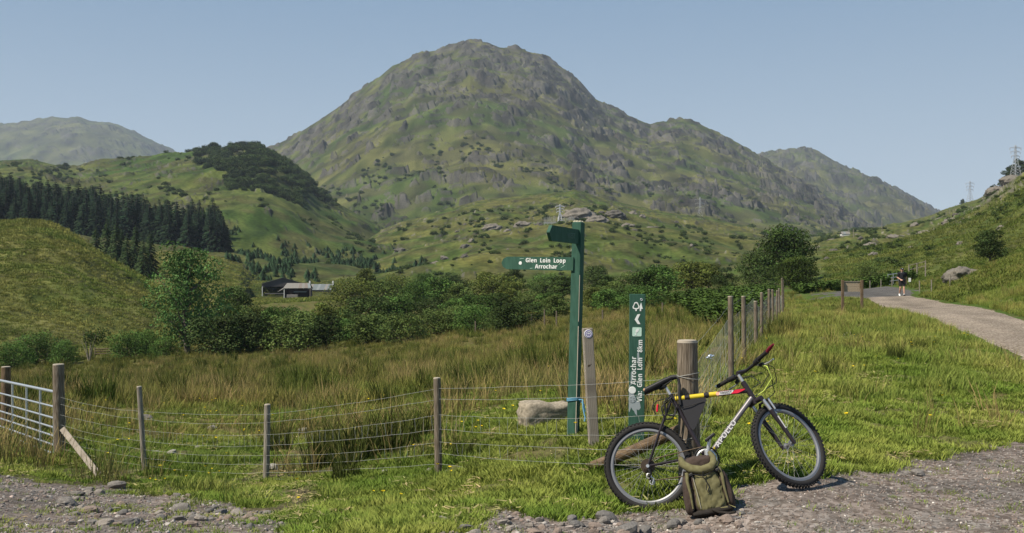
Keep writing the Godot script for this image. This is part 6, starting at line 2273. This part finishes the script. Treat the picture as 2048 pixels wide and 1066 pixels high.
	for i in 44:
		var a := TAU * i / 44.0
		ck.box(Transform3D(Basis(Vector3(0, 0, 1), a), bb + Vector3(cos(a) * 0.1, sin(a) * 0.1, 0.052)), Vector3(0.007, 0.005, 0.003))
	ck.ring(Transform3D(Basis.IDENTITY, bb + Vector3(0, 0, 0.044)), 0.07, 0.006, 40, 6, 0.5)
	var cs := part("chainring", ck.mesh(), M.plastic, bike)
	var sp := MB.new()
	for i in 5:
		var a := TAU * i / 5.0 + 0.2
		sp.tube([bb + Vector3(0, 0, 0.056), bb + Vector3(cos(a) * 0.075, sin(a) * 0.075, 0.054)], [0.016, 0.011], 8)
	sp.ring(Transform3D(Basis.IDENTITY, bb + Vector3(0, 0, 0.055)), 0.073, 0.009, 40, 8, 0.5)
	part("spider", sp.mesh(), M.silver, cs)
	var tip := Vector3(0.5, 0.135, 0.085)
	tubes(bike, "crank_arm", [[[bb + Vector3(0, 0, 0.07), tip], [0.017, 0.013]]], M.silver, 10)
	tubes(bike, "crank_arm", [[[bb + Vector3(0, 0, -0.07), bb * 2.0 - tip], 0.014]], M.silver, 10)
	for s in [1.0, -1.0]:
		var c := tip if s > 0 else bb * 2.0 - tip
		var pm := MB.new()
		pm.box(Transform3D(Basis.from_euler(Vector3(0, 0, 0.5)), c + Vector3(0, 0, s * 0.055)), Vector3(0.09, 0.022, 0.085), 0.006)
		part("pedal", pm.mesh(), M.plastic, bike)
	var cas := MB.new()
	for k in 7:
		var r := 0.056 - k * 0.005
		cas.lathe(Transform3D(Basis.IDENTITY, Vector3(0, 0, 0.03 + k * 0.0042)), [Vector2(0.008, -0.001), Vector2(r, -0.001), Vector2(r, 0.001), Vector2(0.008, 0.001)], 28)
	part("cassette", cas.mesh(), mat(lin(0.08, 0.06, 0.045), 0.5, 0.6), bike)
	var chm := mat(lin(0.1, 0.075, 0.05), 0.5, 0.5)
	tubes(bike, "chain", [[[Vector3(0.01, 0.043, 0.045), bb + Vector3(-0.01, 0.098, 0.052)], 0.0045], [[Vector3(0.02, -0.115, 0.045), bb + Vector3(0.0, -0.098, 0.052)], 0.0045], [[Vector3(0.0, -0.115, 0.045), Vector3(-0.03, -0.06, 0.045), Vector3(-0.04, 0.0, 0.045)], 0.0045]], chm, 6)
	var der := tubes(bike, "rear_derailleur", [[[Vector3(0.0, -0.02, 0.07), Vector3(0.015, -0.06, 0.075), Vector3(-0.005, -0.08, 0.06)], 0.01], [[Vector3(-0.005, -0.075, 0.05), Vector3(0.012, -0.125, 0.05)], 0.006]], M.plastic, 8)
	var jw := MB.new()
	for c in [Vector3(-0.005, -0.075, 0.045), Vector3(0.012, -0.125, 0.045)]:
		jw.ring(Transform3D(Basis.IDENTITY, c), 0.018, 0.005, 16, 6)
	jw.tube([Vector3(-0.01, -0.07, 0.056), Vector3(0.03, -0.1, 0.056), Vector3(0.012, -0.135, 0.056)], 0.006, 6)
	part("jockey_wheel", jw.mesh(), M.silver, der)
	tubes(bike, "axle_nut", [[[Vector3(0, 0, 0.06), Vector3(0, 0, 0.085)], 0.013]], M.silver, 8)


# ---------------------------------------------------------------- rucksack
func sup(d: Vector3, p: float) -> Vector3:
	return d * pow(pow(absf(d.x), p) + pow(absf(d.y), p) + pow(absf(d.z), p), -1.0 / p)

func make_rucksack() -> void:
	var olive := mat(lin(0.175, 0.165, 0.085), 0.95)
	olive.albedo_texture = noise_tex(31, 0.02, FastNoiseLite.TYPE_SIMPLEX, Color(0.78, 0.77, 0.72), Color(1, 1, 1), 256, 5)
	olive.uv1_triplanar = true
	olive.uv1_scale = Vector3.ONE * 3.0
	var brown: StandardMaterial3D = olive.duplicate()
	brown.albedo_color = lin(0.075, 0.055, 0.048)
	var dark: StandardMaterial3D = olive.duplicate()
	dark.albedo_color = lin(0.03, 0.026, 0.024)
	var base := P(1424, 1026, 7.0)
	base.y = gy(base.x, 7.0) + 0.01
	var o := thing("rucksack", "olive and brown canvas rucksack propped against the bicycle's chainring", "rucksack", base, Basis(Vector3(0, 0, 1), deg_to_rad(11)) * Basis(Vector3(1, 0, 0), deg_to_rad(-13)) * Basis.from_euler(Vector3(0, -0.12, 0)).scaled(Vector3(0.9, 0.9, 0.9)))
	var nz := FastNoiseLite.new()
	nz.seed = 3
	nz.frequency = 1.0
	nz.fractal_octaves = 3
	var mb := MB.new()
	mb.blob(Transform3D(Basis.IDENTITY, Vector3(0, 0.2, 0)), 40, 28, func(d: Vector3) -> Vector3:
		var v := sup(d, 3.4)
		var taper := lerpf(1.0, 0.8, smoothstep(-0.4, 1.0, v.y))
		return Vector3(v.x * 0.165 * taper, v.y * 0.21, v.z * 0.1 * taper) + d * 0.026 * nz.get_noise_3dv(d * 2.6))
	part("body", mb.mesh(), brown, o)
	var fp := MB.new()
	fp.blob(Transform3D(Basis.IDENTITY, Vector3(0.012, 0.17, 0.075)), 40, 26, func(d: Vector3) -> Vector3:
		var v := sup(d, 4.0)
		var bulge := 1.0 - 0.25 * v.x * v.x
		return Vector3(v.x * (0.112 + 0.012 * -v.y), v.y * 0.16, v.z * 0.05 * bulge) + d * 0.024 * nz.get_noise_3dv(d * 3.6 + Vector3(5, 0, 0)))
	var pocket := part("front_pocket", fp.mesh(), olive, o)
	for s in [-1.0, 1.0]:
		var sp := MB.new()
		sp.blob(Transform3D(Basis.from_euler(Vector3(0, 0, s * 0.1)), Vector3(s * 0.152, 0.165, 0.03)), 24, 20, func(d: Vector3) -> Vector3:
			var v := sup(d, 3.0)
			return Vector3(v.x * 0.042, v.y * 0.155, v.z * 0.075) + d * 0.012 * nz.get_noise_3dv(d * 3.0 + Vector3(s * 9.0, 0, 0)))
		part("side_pocket", sp.mesh(), brown, o)
		tubes(o, "trim", [[[Vector3(s * 0.128, 0.34, 0.085), Vector3(s * 0.14, 0.28, 0.11), Vector3(s * 0.136, 0.18, 0.118), Vector3(s * 0.142, 0.06, 0.11)], [0.018, 0.014, 0.01, 0.007]]], olive, 8)
	tubes(o, "piping", [[[Vector3(-0.09, 0.31, 0.112), Vector3(-0.085, 0.2, 0.128), Vector3(-0.08, 0.05, 0.122)], 0.0028]], mat(lin(0.35, 0.33, 0.27), 0.8), 6)
	# rolled lid
	tubes(o, "lid", [[[Vector3(-0.15, 0.47, 0.03), Vector3(-0.145, 0.42, 0.06), Vector3(-0.09, 0.37, 0.1), Vector3(-0.01, 0.345, 0.115), Vector3(0.07, 0.355, 0.112), Vector3(0.1, 0.385, 0.1), Vector3(0.105, 0.43, 0.075), Vector3(0.085, 0.475, 0.05)], [0.022, 0.032, 0.036, 0.034, 0.036, 0.03, 0.024, 0.016]]], olive, 12)
	var ld := MB.new()
	ld.blob(Transform3D(Basis.IDENTITY, Vector3(-0.02, 0.405, 0.03)), 24, 14, func(d: Vector3) -> Vector3: return sup(d, 3.0) * Vector3(0.115, 0.055, 0.075) + d * 0.012 * nz.get_noise_3dv(d * 3.0))
	part("inner_lid", ld.mesh(), brown, o)
	var bt := MB.new()
	bt.blob(Transform3D(Basis.IDENTITY, Vector3(0.01, 0.012, 0.03)), 28, 8, func(d: Vector3) -> Vector3: return sup(d, 4.0) * Vector3(0.165, 0.03, 0.11))
	part("bottom", bt.mesh(), dark, o)
	tubes(o, "drawcord", [[[Vector3(0.0, 0.335, 0.15), Vector3(-0.012, 0.29, 0.148), Vector3(0.01, 0.25, 0.146), Vector3(0.022, 0.2, 0.142), Vector3(0.005, 0.165, 0.14), Vector3(-0.008, 0.19, 0.141), Vector3(0.012, 0.24, 0.146)], 0.0035], [[Vector3(-0.08, 0.322, 0.12), Vector3(0.0, 0.3, 0.14), Vector3(0.1, 0.325, 0.12)], 0.003]], M.plastic, 6)
	var bk := MB.new()
	for x in [-0.1, 0.115]:
		bk.box(Transform3D(Basis.from_euler(Vector3(0, 0, 0.3)), Vector3(x, 0.325, 0.125)), Vector3(0.035, 0.022, 0.014), 0.004)
	part("buckle", bk.mesh(), M.plastic, o)
	tubes(o, "strap", [[[Vector3(0.0, 0.03, 0.13), Vector3(0.05, 0.0, 0.17), Vector3(0.12, -0.02, 0.2), Vector3(0.17, -0.02, 0.22)], 0.011], [[Vector3(-0.14, 0.36, -0.06), Vector3(-0.18, 0.2, -0.1), Vector3(-0.14, 0.03, -0.06)], 0.014], [[Vector3(0.14, 0.33, 0.03), Vector3(0.185, 0.22, 0.0), Vector3(0.2, 0.06, 0.02)], 0.01]], dark, 8)


# ---------------------------------------------------------------- the walker
func sd_caps(caps: Array, p: Vector3, k: float) -> float:
	var r := 1e3
	for c in caps:
		var a: Vector3 = c[0]
		var ab: Vector3 = c[1] - a
		var t := clampf((p - a).dot(ab) / maxf(ab.length_squared(), 1e-9), 0.0, 1.0)
		var d := (p - a - ab * t).length() - lerpf(c[2], c[3], t)
		var h := clampf(0.5 + 0.5 * (r - d) / k, 0.0, 1.0)
		r = lerpf(r, d, h) - k * h * (1.0 - h)
	return r

func net(mb: MB, caps: Array, cell: float, k: float, clip: Callable) -> void:
	var lo := Vector3(1e3, 1e3, 1e3)
	var hi := -lo
	for c in caps:
		for e in 2:
			var r: float = maxf(c[2], c[3]) + cell * 2.0
			lo = lo.min((c[e] as Vector3) - Vector3.ONE * r)
			hi = hi.max((c[e] as Vector3) + Vector3.ONE * r)
	var n := Vector3i(((hi - lo) / cell).ceil()) + Vector3i.ONE
	var f := PackedFloat32Array()
	f.resize(n.x * n.y * n.z)
	var at := func(i: int, j: int, l: int) -> int: return (l * n.y + j) * n.x + i
	for l in n.z:
		for j in n.y:
			for i in n.x:
				var p := lo + Vector3(i, j, l) * cell
				f[(l * n.y + j) * n.x + i] = maxf(sd_caps(caps, p, k), clip.call(p))
	var id := {}
	for l in n.z - 1:
		for j in n.y - 1:
			for i in n.x - 1:
				var s := Vector3.ZERO
				var m := 0
				var v := []
				for q in 8:
					v.append(f[((l + (q >> 2)) * n.y + j + ((q >> 1) & 1)) * n.x + i + (q & 1)])
				for e in [[0, 1], [2, 3], [4, 5], [6, 7], [0, 2], [1, 3], [4, 6], [5, 7], [0, 4], [1, 5], [2, 6], [3, 7]]:
					var a: float = v[e[0]]
					var b: float = v[e[1]]
					if (a < 0.0) != (b < 0.0):
						var t := a / (a - b)
						var pa := Vector3(e[0] & 1, (e[0] >> 1) & 1, e[0] >> 2)
						var pb := Vector3(e[1] & 1, (e[1] >> 1) & 1, e[1] >> 2)
						s += pa.lerp(pb, t)
						m += 1
				if m:
					var p := lo + (Vector3(i, j, l) + s / m) * cell
					var e := cell * 0.6
					var g := Vector3(sd_caps(caps, p + Vector3(e, 0, 0), k) - sd_caps(caps, p - Vector3(e, 0, 0), k), sd_caps(caps, p + Vector3(0, e, 0), k) - sd_caps(caps, p - Vector3(0, e, 0), k), sd_caps(caps, p + Vector3(0, 0, e), k) - sd_caps(caps, p - Vector3(0, 0, e), k))
					id[Vector3i(i, j, l)] = mb.vert(p, g.normalized())
	for l in range(1, n.z - 1):
		for j in range(1, n.y - 1):
			for i in range(1, n.x - 1):
				var a := f[(l * n.y + j) * n.x + i] < 0.0
				for ax in 3:
					var d := [Vector3i(1, 0, 0), Vector3i(0, 1, 0), Vector3i(0, 0, 1)][ax] as Vector3i
					if a == (f[((l + d.z) * n.y + j + d.y) * n.x + i + d.x] < 0.0):
						continue
					var u := [Vector3i(0, 1, 0), Vector3i(0, 0, 1), Vector3i(1, 0, 0)][ax] as Vector3i
					var w := [Vector3i(0, 0, 1), Vector3i(1, 0, 0), Vector3i(0, 1, 0)][ax] as Vector3i
					var c := Vector3i(i, j, l)
					var q := [c - u - w, c - w, c, c - u]
					if id.has(q[0]) and id.has(q[1]) and id.has(q[2]) and id.has(q[3]):
						mb.tri_i(id[q[0]], id[q[1]], id[q[2]])
						mb.tri_i(id[q[0]], id[q[2]], id[q[3]])

func make_walker() -> void:
	var at := P(1804, 596, 59.0)
	at.y = base_h(at.x / 59.0, 59.0) + 0.05
	var o := thing("person", "person in black shirt and shorts and dark cap walking down the lane", "person", at, Basis.from_euler(Vector3(0, -0.15, 0)))
	var V := func(x: float, y: float, z: float) -> Vector3: return Vector3(x, y, z)
	var rh := Vector3(-0.11, 0.99, 0.17)
	var lh := Vector3(0.27, 0.86, -0.1)
	var sk := [
		[Vector3(0, 1.5, 0.0), Vector3(0, 1.42, -0.01), 0.055, 0.062], [Vector3(0, 1.6, 0.015), Vector3(0, 1.56, 0.03), 0.096, 0.078], [Vector3(0, 1.53, 0.05), Vector3(0, 1.52, 0.05), 0.045, 0.04],
		[Vector3(0, 1.585, 0.105), Vector3(0, 1.56, 0.12), 0.012, 0.017], [Vector3(-0.095, 1.58, 0.0), Vector3(-0.098, 1.56, 0.0), 0.018, 0.014], [Vector3(0.095, 1.58, 0.0), Vector3(0.098, 1.56, 0.0), 0.018, 0.014],
		[Vector3(-0.13, 1.36, 0), Vector3(0.13, 1.36, 0), 0.085, 0.085], [Vector3(0, 1.3, 0), Vector3(0, 1.1, 0), 0.14, 0.12], [Vector3(-0.07, 0.95, 0), Vector3(0.07, 0.95, 0), 0.12, 0.12],
		[Vector3(-0.2, 1.37, 0), Vector3(-0.255, 1.12, -0.03), 0.052, 0.042], [Vector3(-0.255, 1.12, -0.03), rh, 0.041, 0.028],
		[Vector3(0.2, 1.37, 0), Vector3(0.27, 1.11, -0.06), 0.052, 0.042], [Vector3(0.27, 1.11, -0.06), lh, 0.041, 0.028],
		[Vector3(-0.09, 0.9, 0), Vector3(-0.095, 0.5, 0.02), 0.088, 0.056], [Vector3(-0.095, 0.5, 0.02), Vector3(-0.1, 0.12, -0.2), 0.055, 0.036], [Vector3(-0.095, 0.4, -0.03), Vector3(-0.1, 0.28, -0.13), 0.056, 0.045],
		[Vector3(0.09, 0.9, 0), Vector3(0.095, 0.49, 0.1), 0.088, 0.056], [Vector3(0.095, 0.49, 0.1), Vector3(0.1, 0.09, 0.14), 0.055, 0.036], [Vector3(0.095, 0.4, 0.085), Vector3(0.1, 0.28, 0.1), 0.056, 0.045],
	]
	var skin := mat(lin(0.5, 0.29, 0.21), 0.55)
	var mb := MB.new()
	net(mb, sk, 0.021, 0.03, func(p: Vector3) -> float: return -1.0)
	# hands, each with a palm, four fingers and a thumb
	for q in [[rh, Vector3(0.55, -0.35, 0.75)], [lh, Vector3(0.05, -1.0, 0.1)]]:
		var w: Vector3 = q[0]
		var d: Vector3 = (q[1] as Vector3).normalized()
		var s := d.cross(Vector3(0.2, 0.3, 1.0)).normalized()
		var pz := s.cross(d)
		var hc := [[w, w + d * 0.075, 0.024, 0.026], [w + s * 0.02 + d * 0.02, w + s * 0.02 + d * 0.08, 0.018, 0.018], [w - s * 0.02 + d * 0.02, w - s * 0.02 + d * 0.08, 0.018, 0.018]]
		for k in 4:
			var b := w + d * 0.085 + s * (0.03 - k * 0.02)
			var L: float = [0.06, 0.072, 0.068, 0.05][k]
			var kn := b + d * L * 0.5 + pz * 0.006
			hc.append([b, kn, 0.0095, 0.009])
			hc.append([kn, kn + (d * 0.75 + pz * 0.5).normalized() * L * 0.5, 0.009, 0.0075])
		var tb := w + d * 0.025 + s * 0.035
		hc.append([tb, tb + (d * 0.6 + s * 0.6).normalized() * 0.035, 0.012, 0.0105])
		hc.append([tb + (d * 0.6 + s * 0.6).normalized() * 0.035, tb + (d * 0.6 + s * 0.6).normalized() * 0.035 + (d * 0.9 + s * 0.2).normalized() * 0.028, 0.0105, 0.009])
		net(mb, hc, 0.007, 0.006, func(p: Vector3) -> float: return -1.0)
	part("body", mb.mesh(), skin, o)
	var face := MB.new()
	for s in [-1.0, 1.0]:
		face.blob(Transform3D(Basis.IDENTITY, Vector3(s * 0.034, 1.588, 0.102)), 8, 6, func(d: Vector3) -> Vector3: return d * Vector3(0.014, 0.008, 0.008))
	face.blob(Transform3D(Basis.IDENTITY, Vector3(0, 1.522, 0.1)), 8, 6, func(d: Vector3) -> Vector3: return d * Vector3(0.022, 0.005, 0.008))
	part("face", face.mesh(), mat(lin(0.08, 0.03, 0.025), 0.6), o)
	var cloth := mat(lin(0.014, 0.015, 0.02), 0.9)
	var sh := MB.new()
	net(sh, [[Vector3(-0.14, 1.355, 0), Vector3(0.14, 1.355, 0), 0.1, 0.1], [Vector3(0, 1.3, 0), Vector3(0, 1.1, 0), 0.16, 0.145], [Vector3(-0.07, 0.96, 0), Vector3(0.07, 0.96, 0), 0.142, 0.142], [Vector3(-0.2, 1.375, 0), Vector3(-0.25, 1.14, -0.026), 0.07, 0.062], [Vector3(0.2, 1.375, 0), Vector3(0.262, 1.14, -0.05), 0.07, 0.062]], 0.02, 0.03, func(p: Vector3) -> float:
		return maxf(maxf(0.9 - p.y, p.y - 1.455), maxf(1.17 - p.y, -1.0) if absf(p.x) > 0.225 else -1.0))
	part("shirt", sh.mesh(), cloth, o)
	var st := MB.new()
	net(st, [[Vector3(-0.07, 0.93, 0), Vector3(0.07, 0.93, 0), 0.138, 0.138], [Vector3(-0.09, 0.88, 0), Vector3(-0.096, 0.55, 0.02), 0.112, 0.1], [Vector3(0.09, 0.88, 0), Vector3(0.096, 0.55, 0.09), 0.112, 0.1]], 0.02, 0.03, func(p: Vector3) -> float: return maxf(0.6 - p.y, p.y - 0.98))
	part("shorts", st.mesh(), mat(lin(0.018, 0.018, 0.02), 0.9), o)
	var co := MB.new()
	co.tube([Vector3(-0.07, 1.455, 0.04), Vector3(0.0, 1.39, 0.095), Vector3(0.07, 1.455, 0.04)], 0.014, 6)
	part("collar", co.mesh(), M.white_paint, o)
	var cp := MB.new()
	cp.blob(Transform3D(Basis.IDENTITY, Vector3(0, 1.62, 0.005)), 18, 10, func(d: Vector3) -> Vector3: return Vector3(d.x * 0.108, maxf(d.y, -0.1) * 0.1, d.z * 0.118))
	cp.blob(Transform3D(Basis.from_euler(Vector3(0.2, 0, 0)), Vector3(0, 1.622, 0.13)), 14, 6, func(d: Vector3) -> Vector3: return d * Vector3(0.08, 0.01, 0.075))
	var cap := part("cap", cp.mesh(), cloth, o)
	var lg := MB.new()
	lg.blob(Transform3D(Basis.IDENTITY, Vector3(0, 1.665, 0.108)), 8, 6, func(d: Vector3) -> Vector3: return d * Vector3(0.026, 0.018, 0.01))
	part("badge", lg.mesh(), M.white_paint, cap)
	var hr := MB.new()
	hr.blob(Transform3D(Basis.IDENTITY, Vector3(0, 1.57, -0.035)), 14, 10, func(d: Vector3) -> Vector3: return d * Vector3(0.098, 0.085, 0.075))
	part("hair", hr.mesh(), mat(lin(0.05, 0.03, 0.02), 0.8), o)
	for q in [[Vector3(-0.1, 0.05, -0.17), M.white_paint, 0.5], [Vector3(0.1, 0.035, 0.17), cloth, -0.1]]:
		var sm := MB.new()
		sm.blob(Transform3D(Basis.from_euler(Vector3(q[2], 0, 0)), q[0]), 16, 10, func(d: Vector3) -> Vector3: return Vector3(d.x * 0.05, maxf(d.y, -0.6) * 0.055 * (1.0 - 0.35 * d.z), d.z * 0.14))
		part("shoe", sm.mesh(), q[1], o)
	var skm := MB.new()
	skm.tube([Vector3(-0.1, 0.06, -0.21), Vector3(-0.1, 0.15, -0.185)], 0.044, 8)
	skm.tube([Vector3(0.1, 0.05, 0.135), Vector3(0.1, 0.13, 0.137)], 0.044, 8)
	part("sock", skm.mesh(), M.white_paint, o)
